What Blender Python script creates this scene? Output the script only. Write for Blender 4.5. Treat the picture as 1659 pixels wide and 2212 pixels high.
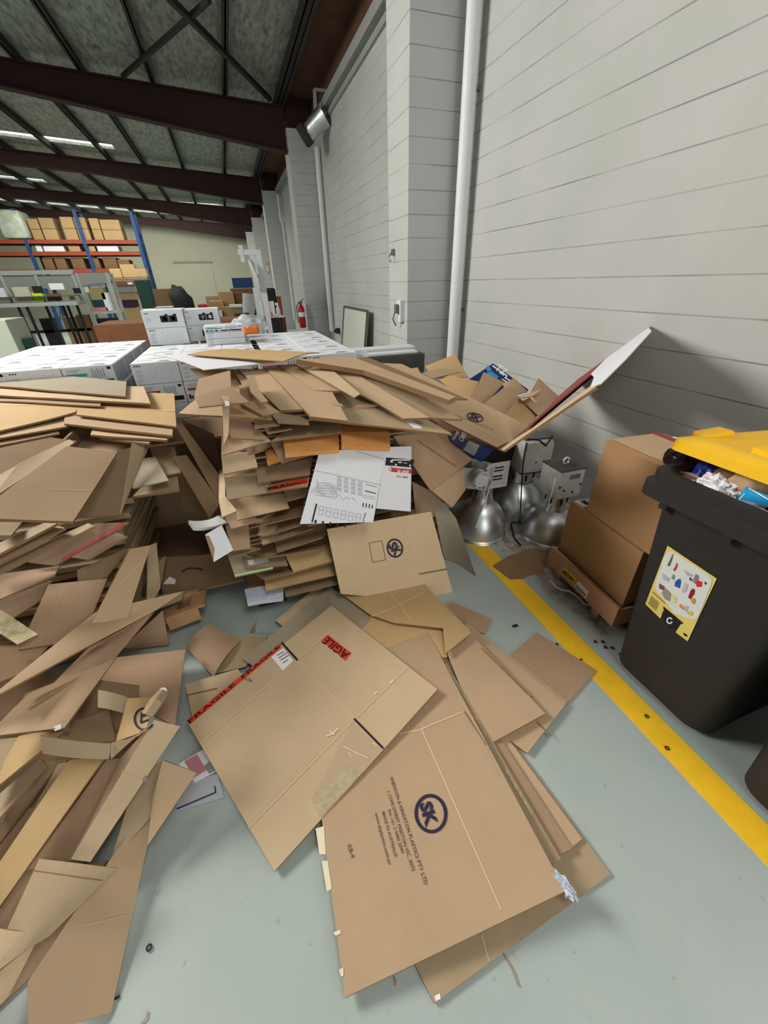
import bpy, bmesh, math, random
from mathutils import Vector, Matrix, noise
from mathutils.bvhtree import BVHTree
from mathutils.geometry import tessellate_polygon

for o in list(bpy.data.objects):
    bpy.data.objects.remove(o)
SC = bpy.context.scene
COL = SC.collection
R = random.Random(7)

# ------------------------------------------------------------------ camera
FPX, CX, CY, H = 838.236, 829.5, 1106.0, 1.6
_vf = Vector((485 - CX, 616 - CY, FPX)).normalized()
_vd = -Vector((865 - CX, 2515 - CY, FPX)).normalized()
_vx = _vf.cross(_vd)
def ray(x, y):
    c = Vector((x - CX, y - CY, FPX))
    return Vector((_vx.dot(c), _vf.dot(c), _vd.dot(c)))
CAMP = Vector((0, 0, H))
cam_d = bpy.data.cameras.new('camera')
cam = bpy.data.objects.new('camera', cam_d)
COL.objects.link(cam)
cam_d.sensor_fit = 'AUTO'
cam_d.sensor_width = 36.0
cam_d.lens = FPX / 2212 * 36.0
cam_d.clip_start = 0.02
right = Vector((_vx.x, _vf.x, _vd.x)); up = -Vector((_vx.y, _vf.y, _vd.y)); bk = -Vector((_vx.z, _vf.z, _vd.z))
m = Matrix((right, up, bk)).transposed().to_4x4()
m.translation = CAMP
cam.matrix_world = m
SC.camera = cam

# ------------------------------------------------------------------ light
SC.view_settings.view_transform = 'Standard'
SC.view_settings.look = 'None'
SC.view_settings.exposure = 0.32
SC.view_settings.gamma = 1.0
SC.view_settings.use_curve_mapping = False
w = bpy.data.worlds.new('world'); SC.world = w
w.use_nodes = True
bg = w.node_tree.nodes['Background']
bg.inputs[0].default_value = (0.86, 0.93, 1.0, 1)
bg.inputs[1].default_value = 0.3
def area(name, loc, target, sx, sy, power, col=(1, 1, 1)):
    d = bpy.data.lights.new(name, 'AREA'); d.shape = 'RECTANGLE'
    d.size, d.size_y, d.energy, d.color = sx, sy, power, col
    o = bpy.data.objects.new(name, d); COL.objects.link(o)
    o.location = loc
    o.rotation_euler = (Vector(target) - Vector(loc)).to_track_quat('-Z', 'Y').to_euler()
    return o
# open roller door behind the viewer, near roof light; the other strips are added fill
area('door_daylight', (1.1, -4.9, 1.75), (0.9, 3.0, 1.2), 2.7, 3.0, 100, (0.95, 0.98, 1.0))
area('rooflight_near', (-5.0, 5.0, 4.75), (-0.1, 1.3, 0.2), 3.0, 2.6, 700, (1.0, 0.97, 0.92))
area('fill_over', (1.0, -0.6, 4.9), (0.9, 0.6, 0), 1.4, 3.0, 100, (1.0, 0.98, 0.95))  # added overhead fill that lifts the dark corner by the floor lamps
area('fill_far', (-4.0, 12.6, 4.82), (-4.0, 13.2, 0), 7.0, 0.9, 230, (0.98, 1.0, 0.92))  # added fill for the far bay, tucked out of sight behind a rafter
area('fill_end', (-3.5, 19.0, 4.84), (-3.5, 20.0, 0), 7.0, 0.9, 330, (1.0, 1.0, 0.9))  # added fill further down the hall, hidden by the next rafter

area('fill_last', (-3.0, 25.7, 4.84), (-2.0, 31.5, 1.0), 7.0, 0.9, 290, (1.0, 1.0, 0.94))  # added fill aimed at the end wall to brighten it
# ------------------------------------------------------------------ materials
MATS = {}
def srgb(r, g, b):
    f = lambda c: (c / 255 / 12.92) if c / 255 <= 0.04045 else ((c / 255 + 0.055) / 1.055) ** 2.4
    return (f(r), f(g), f(b), 1)
def mat(name, rgb, rough=0.7, metal=0.0, var=0.0, scale=8.0, bump=0.0, rand=0.0, alpha=1.0, spec=0.3, emit=0):
    if name in MATS: return MATS[name]
    mt = bpy.data.materials.new(name); mt.use_nodes = True
    nt = mt.node_tree; b = nt.nodes['Principled BSDF']
    c = srgb(*rgb)
    b.inputs['Base Color'].default_value = c
    b.inputs['Roughness'].default_value = rough
    b.inputs['Metallic'].default_value = metal
    b.inputs['Specular IOR Level'].default_value = spec
    b.inputs['Alpha'].default_value = alpha
    if emit:
        b.inputs['Emission Color'].default_value = c; b.inputs['Emission Strength'].default_value = emit
    tc = nt.nodes.new('ShaderNodeTexCoord')
    out = None
    if var:
        n = nt.nodes.new('ShaderNodeTexNoise'); n.inputs['Scale'].default_value = scale
        n.inputs['Detail'].default_value = 6; n.inputs['Roughness'].default_value = 0.65
        nt.links.new(tc.outputs['Object'], n.inputs['Vector'])
        mr = nt.nodes.new('ShaderNodeMapRange')
        mr.inputs['From Min'].default_value = 0.3; mr.inputs['From Max'].default_value = 0.7
        mr.inputs['To Min'].default_value = 1 - var; mr.inputs['To Max'].default_value = 1 + var * 0.6
        nt.links.new(n.outputs[0], mr.inputs[0])
        out = mr.outputs[0]
    if rand:
        oi = nt.nodes.new('ShaderNodeObjectInfo')
        m2 = nt.nodes.new('ShaderNodeMapRange')
        m2.inputs['To Min'].default_value = 1 - rand; m2.inputs['To Max'].default_value = 1 + rand * 0.6
        nt.links.new(oi.outputs['Random'], m2.inputs[0])
        if out:
            mm = nt.nodes.new('ShaderNodeMath'); mm.operation = 'MULTIPLY'
            nt.links.new(out, mm.inputs[0]); nt.links.new(m2.outputs[0], mm.inputs[1]); out = mm.outputs[0]
        else: out = m2.outputs[0]
    if out:
        vm = nt.nodes.new('ShaderNodeVectorMath'); vm.operation = 'SCALE'
        vm.inputs[0].default_value = c[:3]
        nt.links.new(out, vm.inputs['Scale'])
        nt.links.new(vm.outputs[0], b.inputs['Base Color'])
    if bump:
        n2 = nt.nodes.new('ShaderNodeTexNoise'); n2.inputs['Scale'].default_value = scale * 5
        n2.inputs['Detail'].default_value = 4
        nt.links.new(tc.outputs['Object'], n2.inputs['Vector'])
        bp = nt.nodes.new('ShaderNodeBump'); bp.inputs['Strength'].default_value = bump
        bp.inputs['Distance'].default_value = 0.01
        nt.links.new(n2.outputs[0], bp.inputs['Height']); nt.links.new(bp.outputs[0], b.inputs['Normal'])
    MATS[name] = mt
    return mt

KRAFT = mat('kraft', (186, 157, 125), 0.75, var=0.06, scale=5, bump=0.05, rand=0.07)
KRAFT2 = mat('kraft_pale', (200, 174, 140), 0.75, var=0.06, scale=5, bump=0.05, rand=0.06)
KRAFT3 = mat('kraft_grey', (168, 146, 116), 0.75, var=0.07, scale=5, bump=0.05, rand=0.08)
KRAFT4 = mat('kraft_red', (168, 138, 110), 0.75, var=0.07, scale=5, bump=0.05, rand=0.08)
KRAFT5 = mat('kraft_golden', (196, 163, 116), 0.75, var=0.06, scale=5, bump=0.05, rand=0.06)
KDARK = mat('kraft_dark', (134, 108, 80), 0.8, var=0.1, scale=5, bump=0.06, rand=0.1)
GREYBD = mat('grey_board', (160, 148, 126), 0.7, var=0.04, scale=4)
EDGE = mat('board_edge', (140, 108, 76), 0.9, var=0.25, scale=160)
CREASE = mat('crease', (208, 178, 140), 0.7)
CREASED = mat('crease_dark', (132, 98, 66), 0.8)
WHITEBD = mat('white_board', (226, 227, 232), 0.55, var=0.02)
WEDGE = mat('white_board_edge', (190, 180, 160), 0.8)
INK = mat('navy_ink', (44, 38, 60), 0.6)
INKF = mat('faded_ink', (104, 84, 78), 0.7)
BLACK = mat('black_ink', (28, 28, 34), 0.6)
GREYINK = mat('grey_ink', (168, 170, 176), 0.6)
RED = mat('red_print', (206, 40, 48), 0.5)
REDTAPE = mat('red_tape', (222, 66, 44), 0.35)
TEAL = mat('teal_print', (70, 168, 184), 0.5)
PAPER = mat('paper_label', (232, 232, 236), 0.6)
ORANGE = mat('orange_envelope', (216, 152, 86), 0.6, var=0.1, scale=14, bump=0.25)
NAVY = mat('navy_print', (30, 40, 92), 0.5, var=0.1)
BLUEP = mat('blue_swirl', (46, 140, 196), 0.5)
MAROON = mat('maroon_liner', (140, 66, 64), 0.7, var=0.15, scale=10)
GREENT = mat('green_tape', (120, 176, 110), 0.5)
WHITEP = mat('white_paint', (214, 216, 218), 0.45, var=0.04, scale=6)
DIRTYW = mat('worn_white_enamel', (200, 200, 198), 0.5, var=0.16, scale=14)
STEEL = mat('spun_aluminium', (222, 224, 228), 0.38, metal=1.0, var=0.22, scale=7)
DULLST = mat('dull_metal', (116, 118, 118), 0.5, metal=0.7, var=0.2)
BINP = mat('bin_plastic', (43, 41, 40), 0.55, var=0.08, scale=30, bump=0.06)
LIDP = mat('yellow_lid', (244, 190, 16), 0.45, var=0.05, scale=10)
STICK = mat('sticker_yellow', (224, 204, 110), 0.5)
BEAMC = mat('oxide_steel', (50, 26, 24), 0.7, var=0.2, scale=2)
PURLC = mat('dark_purlin', (46, 40, 39), 0.7, var=0.2, scale=2)
EAVEC = mat('rusty_eave', (92, 62, 46), 0.85, var=0.3, scale=3)
CONC = mat('capping', (150, 152, 148), 0.8, var=0.1)
WOOD = mat('timber', (176, 134, 96), 0.75, var=0.2, scale=10)
PINKWOOD = mat('crate_board', (192, 146, 118), 0.75, var=0.1, scale=6)
GREYSTL = mat('grey_shelf', (168, 172, 168), 0.5, var=0.06)
GREYPNL = mat('grey_panel', (142, 144, 140), 0.6, var=0.05)
BLUEST = mat('blue_upright', (32, 70, 122), 0.5, var=0.2, scale=6)
ORBEAM = mat('orange_beam', (150, 66, 44), 0.5, var=0.1)
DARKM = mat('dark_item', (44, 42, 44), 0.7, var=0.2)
PLAST = mat('clear_plastic', (214, 218, 224), 0.15, alpha=0.55, spec=0.6)
CTAPE = mat('clear_tape', (214, 190, 158), 0.12, alpha=0.35, spec=0.9)
SHINY = mat('foil_shine', (232, 214, 170), 0.2, var=0.25, scale=60, bump=0.9, spec=0.8, alpha=0.75)
EXTRED = mat('extinguisher_red', (176, 30, 36), 0.35)
DKGREEN = mat('dark_green', (34, 62, 58), 0.5)
PINK = mat('pink_print', (196, 130, 140), 0.5)
BRICKR = mat('tan_item', (170, 130, 92), 0.7, var=0.2)
YELPAINT = mat('line_yellow', (250, 198, 40), 0.6, var=0.1, scale=10)
SKYL = mat('rooflight_sheet', (235, 240, 236), 0.6, emit=2.2)

def floor_mat():
    mt = bpy.data.materials.new('painted_concrete'); mt.use_nodes = True
    nt = mt.node_tree; b = nt.nodes['Principled BSDF']; L = nt.links.new
    tc = nt.nodes.new('ShaderNodeTexCoord')
    def nz(scale, det=5, ro=0.6):
        n = nt.nodes.new('ShaderNodeTexNoise'); n.inputs['Scale'].default_value = scale
        n.inputs['Detail'].default_value = det; n.inputs['Roughness'].default_value = ro
        L(tc.outputs['Object'], n.inputs['Vector']); return n
    def ramp(src, stops):
        r = nt.nodes.new('ShaderNodeValToRGB')
        r.color_ramp.elements[0].position, r.color_ramp.elements[0].color = stops[0]
        r.color_ramp.elements[1].position, r.color_ramp.elements[1].color = stops[1]
        for p, c in stops[2:]:
            e = r.color_ramp.elements.new(p); e.color = c
        L(src, r.inputs[0]); return r
    base = ramp(nz(1.6).outputs[0], [(0.3, srgb(160, 172, 166)), (0.7, srgb(176, 184, 180))])
    spot = ramp(nz(38, 3, 0.5).outputs[0], [(0.25, (0.55, 0.56, 0.55, 1)), (0.33, (1, 1, 1, 1))])
    mx = nt.nodes.new('ShaderNodeMix'); mx.data_type = 'RGBA'; mx.blend_type = 'MULTIPLY'; mx.inputs[0].default_value = 0.6
    L(base.outputs[0], mx.inputs[6]); L(spot.outputs[0], mx.inputs[7])
    # worn bare concrete along the wall, a stain with its own outline
    sep = nt.nodes.new('ShaderNodeSeparateXYZ'); L(tc.outputs['Object'], sep.inputs[0])
    def mrange(src, a, b_, o0=0, o1=1):
        r = nt.nodes.new('ShaderNodeMapRange'); r.inputs[1].default_value = a; r.inputs[2].default_value = b_
        r.inputs[3].default_value = o0; r.inputs[4].default_value = o1; L(src, r.inputs[0]); return r.outputs[0]
    def math_(op, a, b_):
        n = nt.nodes.new('ShaderNodeMath'); n.operation = op
        for i, s in enumerate((a, b_)):
            if isinstance(s, float): n.inputs[i].default_value = s
            else: L(s, n.inputs[i])
        return n.outputs[0]
    xm = mrange(sep.outputs[0], 1.40, 1.52)
    y0 = mrange(sep.outputs[1], 0.78, 1.0)
    y1 = mrange(sep.outputs[1], 2.2, 2.6, 1, 0)
    nn = mrange(nz(5, 6, 0.7).outputs[0], 0.3, 0.62, 0.0, 1.0)
    msk = math_('MULTIPLY', math_('MULTIPLY', xm, y0), y1)
    msk = mrange(math_('ADD', msk, math_('MULTIPLY', nn, 0.7)), 0.9, 1.35)
    conc = ramp(nz(9, 8, 0.75).outputs[0], [(0.3, srgb(84, 78, 70)), (0.62, srgb(176, 168, 158)), (0.48, srgb(134, 128, 118))])
    m2 = nt.nodes.new('ShaderNodeMix'); m2.data_type = 'RGBA'
    L(msk, m2.inputs[0]); L(mx.outputs[2], m2.inputs[6]); L(conc.outputs[0], m2.inputs[7])
    L(m2.outputs[2], b.inputs['Base Color'])
    b.inputs['Roughness'].default_value = 0.42
    b.inputs['Specular IOR Level'].default_value = 0.35
    bp = nt.nodes.new('ShaderNodeBump'); bp.inputs['Strength'].default_value = 0.08; bp.inputs['Distance'].default_value = 0.004
    L(nz(60, 4).outputs[0], bp.inputs['Height']); L(bp.outputs[0], b.inputs['Normal'])
    return mt
FLOORM = floor_mat()

def block_mat(name, ax, rgb, rgb2, z0=0.0):
    """painted concrete blocks; ax = which object axis runs along the wall"""
    mt = bpy.data.materials.new(name); mt.use_nodes = True
    nt = mt.node_tree; b = nt.nodes['Principled BSDF']; L = nt.links.new
    tc = nt.nodes.new('ShaderNodeTexCoord')
    sep = nt.nodes.new('ShaderNodeSeparateXYZ'); L(tc.outputs['Object'], sep.inputs[0])
    cmb = nt.nodes.new('ShaderNodeCombineXYZ')
    L(sep.outputs[ax], cmb.inputs[0])
    ad = nt.nodes.new('ShaderNodeMath'); ad.inputs[1].default_value = z0
    L(sep.outputs[2], ad.inputs[0]); L(ad.outputs[0], cmb.inputs[1])
    br = nt.nodes.new('ShaderNodeTexBrick')
    br.inputs['Scale'].default_value = 1.0
    br.inputs['Brick Width'].default_value = 0.38; br.inputs['Row Height'].default_value = 0.19
    br.inputs['Mortar Size'].default_value = 0.0035; br.inputs['Mortar Smooth'].default_value = 0.3
    br.inputs['Color1'].default_value = (1, 1, 1, 1); br.inputs['Color2'].default_value = (0.97, 0.97, 0.97, 1)
    br.inputs['Mortar'].default_value = (0.9, 0.9, 0.9, 1)
    L(cmb.outputs[0], br.inputs['Vector'])
    bh = nt.nodes.new('ShaderNodeTexBrick')          # bed joints, darker than the perpends
    bh.inputs['Scale'].default_value = 1.0; bh.inputs['Brick Width'].default_value = 400.0; bh.inputs['Row Height'].default_value = 0.19
    bh.inputs['Mortar Size'].default_value = 0.0045; bh.inputs['Mortar Smooth'].default_value = 0.4
    bh.inputs['Color1'].default_value = (1, 1, 1, 1); bh.inputs['Color2'].default_value = (1, 1, 1, 1); bh.inputs['Mortar'].default_value = (0.5, 0.5, 0.5, 1)
    L(cmb.outputs[0], bh.inputs['Vector'])
    n = nt.nodes.new('ShaderNodeTexNoise'); n.inputs['Scale'].default_value = 1.3; n.inputs['Detail'].default_value = 5
    L(tc.outputs['Object'], n.inputs['Vector'])
    r = nt.nodes.new('ShaderNodeValToRGB')
    r.color_ramp.elements[0].position = 0.3; r.color_ramp.elements[0].color = srgb(*rgb)
    r.color_ramp.elements[1].position = 0.7; r.color_ramp.elements[1].color = srgb(*rgb2)
    L(n.outputs[0], r.inputs[0])
    n2 = nt.nodes.new('ShaderNodeTexNoise'); n2.inputs['Scale'].default_value = 2.2; n2.inputs['Detail'].default_value = 4
    L(tc.outputs['Object'], n2.inputs['Vector'])
    mr = nt.nodes.new('ShaderNodeMapRange'); mr.inputs[1].default_value = 0.38; mr.inputs[2].default_value = 0.62
    mr.inputs[3].default_value = 0.25
    L(n2.outputs[0], mr.inputs[0])
    mx = nt.nodes.new('ShaderNodeMix'); mx.data_type = 'RGBA'; mx.blend_type = 'MULTIPLY'
    L(mr.outputs[0], mx.inputs[0]); L(r.outputs[0], mx.inputs[6]); L(bh.outputs[0], mx.inputs[7])
    mv = nt.nodes.new('ShaderNodeMix'); mv.data_type = 'RGBA'; mv.blend_type = 'MULTIPLY'; mv.inputs[0].default_value = 0.5
    L(mx.outputs[2], mv.inputs[6]); L(br.outputs[0], mv.inputs[7])
    L(mv.outputs[2], b.inputs['Base Color'])
    b.inputs['Roughness'].default_value = 0.6; b.inputs['Specular IOR Level'].default_value = 0.25
    bp = nt.nodes.new('ShaderNodeBump'); bp.inputs['Strength'].default_value = 0.35; bp.inputs['Distance'].default_value = 0.006
    L(bh.outputs[0], bp.inputs['Height'])
    n3 = nt.nodes.new('ShaderNodeTexNoise'); n3.inputs['Scale'].default_value = 90; n3.inputs['Detail'].default_value = 3
    L(tc.outputs['Object'], n3.inputs['Vector'])
    bp2 = nt.nodes.new('ShaderNodeBump'); bp2.inputs['Strength'].default_value = 0.12; bp2.inputs['Distance'].default_value = 0.004
    L(n3.outputs[0], bp2.inputs['Height']); L(bp.outputs[0], bp2.inputs['Normal']); L(bp2.outputs[0], b.inputs['Normal'])
    return mt
BLOCKY = block_mat('block_wall', 1, (176, 178, 173), (187, 187, 183), 0.12)
BLOCKX = block_mat('block_pier', 0, (186, 188, 188), (196, 196, 196), 0.12)
PLASTER = mat('end_wall_paint', (188, 186, 164), 0.8, var=0.05, scale=1)

def foil_mat():
    mt = bpy.data.materials.new('roof_blanket'); mt.use_nodes = True
    nt = mt.node_tree; b = nt.nodes['Principled BSDF']; L = nt.links.new
    tc = nt.nodes.new('ShaderNodeTexCoord')
    mp = nt.nodes.new('ShaderNodeMapping'); mp.inputs['Scale'].default_value = (9, 2.2, 1)
    L(tc.outputs['Object'], mp.inputs[0])
    n = nt.nodes.new('ShaderNodeTexNoise'); n.inputs['Scale'].default_value = 1.6; n.inputs['Detail'].default_value = 7
    n.inputs['Roughness'].default_value = 0.7
    L(mp.outputs[0], n.inputs['Vector'])
    r = nt.nodes.new('ShaderNodeValToRGB')
    r.color_ramp.elements[0].position = 0.32; r.color_ramp.elements[0].color = srgb(96, 100, 92)
    r.color_ramp.elements[1].position = 0.68; r.color_ramp.elements[1].color = srgb(182, 185, 172)
    L(n.outputs[0], r.inputs[0]); L(r.outputs[0], b.inputs['Base Color'])
    b.inputs['Roughness'].default_value = 0.55; b.inputs['Metallic'].default_value = 0.25
    bp = nt.nodes.new('ShaderNodeBump'); bp.inputs['Strength'].default_value = 0.6; bp.inputs['Distance'].default_value = 0.05
    L(n.outputs[0], bp.inputs['Height']); L(bp.outputs[0], b.inputs['Normal'])
    return mt
FOIL = foil_mat()

# ------------------------------------------------------------------ helpers
def tag(o, label=None, cat=None, group=None, kind=None):
    if label: o['label'] = label
    if cat: o['category'] = cat
    if group: o['group'] = group
    if kind: o['kind'] = kind
    return o
def link(name, me, parent=None, origin=None):
    o = bpy.data.objects.new(name, me); COL.objects.link(o)
    if parent is not None: o.parent = parent
    return o
def from_data(name, verts, faces, mats, midx=None, parent=None, smooth=False, recenter=True):
    vs = [Vector(v) for v in verts]
    if parent is not None:
        off = parent_origin(parent)
    elif recenter and vs:
        mn = Vector((min(v.x for v in vs) + max(v.x for v in vs), min(v.y for v in vs) + max(v.y for v in vs), 0)) / 2
        off = Vector((mn.x, mn.y, min(v.z for v in vs)))
    else: off = Vector()
    me = bpy.data.meshes.new(name)
    me.from_pydata([v - off for v in vs], [], faces)
    for m_ in (mats if isinstance(mats, (list, tuple)) else [mats]): me.materials.append(m_)
    if midx:
        for p, i in zip(me.polygons, midx): p.material_index = i
    if smooth:
        for p in me.polygons: p.use_smooth = True
    me.update()
    o = link(name, me, parent)
    if parent is None: o.location = off
    return o
def parent_origin(p):
    v = Vector(p.location)
    while p.parent: p = p.parent; v += Vector(p.location)
    return v
def empty(name, loc, label, cat, group=None):
    o = bpy.data.objects.new(name, None); COL.objects.link(o); o.location = loc
    o.empty_display_size = 0.05
    return tag(o, label, cat, group)

class MB:
    """collects boxes, bars, tubes, lathes into one mesh"""
    def __init__(s): s.v = []; s.f = []; s.mi = []; s.cur = 0
    def add(s, vs, fs):
        b = len(s.v); s.v += [Vector(v) for v in vs]
        for f in fs: s.f.append([i + b for i in f]); s.mi.append(s.cur)
        return s
    def mat(s, i): s.cur = i; return s
    def box(s, x0, x1, y0, y1, z0, z1, bev=0.0, M=None):
        bm = bmesh.new()
        bmesh.ops.create_cube(bm, size=1)
        for v in bm.verts: v.co = Vector((x0 + (v.co.x + .5) * (x1 - x0), y0 + (v.co.y + .5) * (y1 - y0), z0 + (v.co.z + .5) * (z1 - z0)))
        if bev: bmesh.ops.bevel(bm, geom=bm.edges[:], offset=bev, segments=2, affect='EDGES', profile=0.5)
        bm.verts.index_update()
        vs = [(M @ v.co if M else v.co.copy()) for v in bm.verts]
        fs = [[v.index for v in f.verts] for f in bm.faces]; bm.free()
        return s.add(vs, fs)
    def hexa(s, b4, t4):
        return s.add(list(b4) + list(t4), [(3, 2, 1, 0), (4, 5, 6, 7), (0, 1, 5, 4), (1, 2, 6, 5), (2, 3, 7, 6), (3, 0, 4, 7)])
    def bar(s, a, b, wx, wy=None, up_=Vector((0, 0, 1))):
        a, b = Vector(a), Vector(b); d = (b - a).normalized()
        if abs(d.dot(up_)) > .95: up_ = Vector((0, 1, 0))
        x = d.cross(up_).normalized() * (wx / 2); y = x.cross(d).normalized() * ((wy or wx) / 2)
        return s.hexa([a - x - y, a + x - y, a + x + y, a - x + y], [b - x - y, b + x - y, b + x + y, b - x + y])
    def tube(s, pts, r, n=12, cap=True):
        pts = [Vector(p) for p in pts]; rings = []
        rs = r if isinstance(r, (list, tuple)) else [r] * len(pts)
        for i, p in enumerate(pts):
            d = (pts[min(i + 1, len(pts) - 1)] - pts[max(i - 1, 0)]).normalized()
            u = d.cross(Vector((0, 0, 1)));
            if u.length < .1: u = d.cross(Vector((0, 1, 0)))
            u.normalize(); v = d.cross(u)
            rings.append([p + (u * math.cos(2 * math.pi * k / n) + v * math.sin(2 * math.pi * k / n)) * rs[i] for k in range(n)])
        vs = [q for rg in rings for q in rg]; fs = []
        for i in range(len(pts) - 1):
            for k in range(n):
                fs.append((i * n + k, i * n + (k + 1) % n, (i + 1) * n + (k + 1) % n, (i + 1) * n + k))
        if cap: fs.append(tuple(reversed(range(n)))); fs.append(tuple((len(pts) - 1) * n + k for k in range(n)))
        return s.add(vs, fs)
    def lathe(s, prof, c=(0, 0, 0), n=32, M=None, closed=False):
        vs = []; fs = []
        for r, z in prof:
            for k in range(n):
                v = Vector((r * math.cos(2 * math.pi * k / n), r * math.sin(2 * math.pi * k / n), z))
                vs.append((M @ v if M else v) + Vector(c))
        for i in range(len(prof) - 1):
            for k in range(n): fs.append((i * n + k, i * n + (k + 1) % n, (i + 1) * n + (k + 1) % n, (i + 1) * n + k))
        if closed: fs.append(tuple(reversed(range(n)))); fs.append(tuple((len(prof) - 1) * n + k for k in range(n)))
        return s.add(vs, fs)
    def build(s, name, mats, parent=None, smooth=False, recenter=True):
        o = from_data(name, s.v, s.f, mats, s.mi, parent, False, recenter)
        if smooth: smooth_by_angle(o)
        return o
def smooth_by_angle(o, ang=0.7):
    me = o.data
    bm = bmesh.new(); bm.from_mesh(me)
    for f in bm.faces: f.smooth = True
    for e in bm.edges:
        if len(e.link_faces) == 2 and e.calc_face_angle(0) > ang: e.smooth = False
    bm.to_mesh(me); bm.free()

def unp(v):
    """photo pixel + a known height (z), or depth along the hall (Y), or distance to the wall (X) -> point in the hall"""
    if v[0] == 'W': return Vector(v[1:4])
    d = ray(v[0], v[1])
    if v[2] == 'Y': return CAMP + d * (v[3] / d.y)
    if v[2] == 'X': return CAMP + d * (v[3] / d.x)
    return CAMP + d * ((v[2] - H) / d.z)

BVH = {}
def solid(name, verts, faces, t, mats, parent=None, crease=None):
    """a surface given thickness; slot 0 faces, slot 1 cut edges"""
    vs = [Vector(v) for v in verts]
    nrm = [Vector() for _ in vs]
    ff = []
    for f in faces:
        a, b, c = vs[f[0]], vs[f[1]], vs[f[2]]
        n = (b - a).cross(c - a)
        if n.dot(CAMP - a) < 0 and crease is None: f = tuple(reversed(f)); n = -n
        ff.append(tuple(f))
        for i in f: nrm[i] += n
    nrm = [n.normalized() if n.length > 1e-12 else Vector((0, 0, 1)) for n in nrm]
    N = len(vs)
    allv = vs + [v - n * t for v, n in zip(vs, nrm)]
    of = list(ff); mi = [0] * len(ff)
    ec = {}
    for f in ff:
        for i in range(len(f)):
            e = (f[i], f[(i + 1) % len(f)]); ec[frozenset(e)] = ec.get(frozenset(e), []) + [e]
        of.append(tuple(i + N for i in reversed(f))); mi.append(0)
    for k, l in ec.items():
        if len(l) == 1:
            a, b = l[0]; of.append((b, a, a + N, b + N)); mi.append(1)
    o = from_data(name, allv, of, mats, mi, parent)
    BVH[o.name] = (BVHTree.FromPolygons(vs, ff), vs)
    return o

SEED = [0]
def quadgrid(P, n=8, wob=0.004, curl=0.0, axis=0):
    SEED[0] += 13.7
    P = [Vector(p) for p in P]
    nn = (P[1] - P[0]).cross(P[3] - P[0]).normalized()
    if nn.dot(CAMP - P[0]) < 0: nn = -nn
    vs = []; fs = []
    for j in range(n + 1):
        for i in range(n + 1):
            u, v = i / n, j / n
            p = P[0] * (1 - u) * (1 - v) + P[1] * u * (1 - v) + P[2] * u * v + P[3] * (1 - u) * v
            q = u if axis == 0 else v
            p = p + nn * (curl * 4 * q * (1 - q) + wob * noise.noise(p * 3.1 + Vector((SEED[0], 0, 0))))
            vs.append(p)
    for j in range(n):
        for i in range(n):
            a = j * (n + 1) + i; fs.append((a, a + 1, a + n + 2, a + n + 1))
    return vs, fs
def sheet(name, label, pts, face=None, edge=None, t=0.005, group=None, back=0.0, wob=0.004, curl=0.0, axis=0, cat='cardboard sheet', parent=None, plane=None):
    face = face or KRAFT
    edge = edge or EDGE
    if plane:        # all pixels laid on the plane through three known points
        a, b, c = [unp(q) for q in plane]
        n = (b - a).cross(c - a).normalized()
        P = []
        for q in pts:
            d = ray(q[0], q[1]); P.append(CAMP + d * ((a - CAMP).dot(n) / d.dot(n)))
    else: P = [unp(q) for q in pts]
    if len(P) == 4:
        vs, fs = quadgrid(P, 8, wob, curl, axis)
        e = list(range(9))
    else:
        tri = tessellate_polygon([P]); vs = list(P); fs = [tuple(x) for x in tri]
        e = [0, 1]
    if back:
        b0 = len(vs)
        for i in e: vs.append(vs[i] + Vector((0, back, 0.004)))
        for k in range(len(e) - 1): fs.append((e[k], e[k + 1], b0 + k + 1, b0 + k))
    o = solid(name, vs, fs, t, [face, edge], parent)
    if parent is None: tag(o, label, cat, group)
    elif label: o['label'] = label
    return o
def hit(o, x, y, off=0.0015):
    bv, vs = BVH[o.name]
    d = ray(x, y).normalized()
    p, n, i, dist = bv.ray_cast(CAMP, d)
    if p is None:
        p0, n, i, dist = bv.find_nearest(CAMP + d * (vs[0] - CAMP).length)
        n0 = n
        den = d.dot(n0)
        p = CAMP + d * ((p0 - CAMP).dot(n0) / den) if abs(den) > 1e-4 else p0
    if n.dot(CAMP - p) < 0: n = -n
    return p + n * off, n
def decal(o, name, px4, m_, off=0.0015, n=6, label=None):
    vs = []; fs = []
    for j in range(n + 1):
        for i in range(n + 1):
            u, v = i / n, j / n
            x = (px4[0][0] * (1 - u) + px4[1][0] * u) * (1 - v) + (px4[3][0] * (1 - u) + px4[2][0] * u) * v
            y = (px4[0][1] * (1 - u) + px4[1][1] * u) * (1 - v) + (px4[3][1] * (1 - u) + px4[2][1] * u) * v
            vs.append(hit(o, x, y, off)[0])
    for j in range(n):
        for i in range(n):
            a = j * (n + 1) + i; fs.append((a, a + 1, a + n + 2, a + n + 1))
    d = from_data(name, vs, fs, [m_], None, o)
    if label: d['label'] = label
    return d
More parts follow.
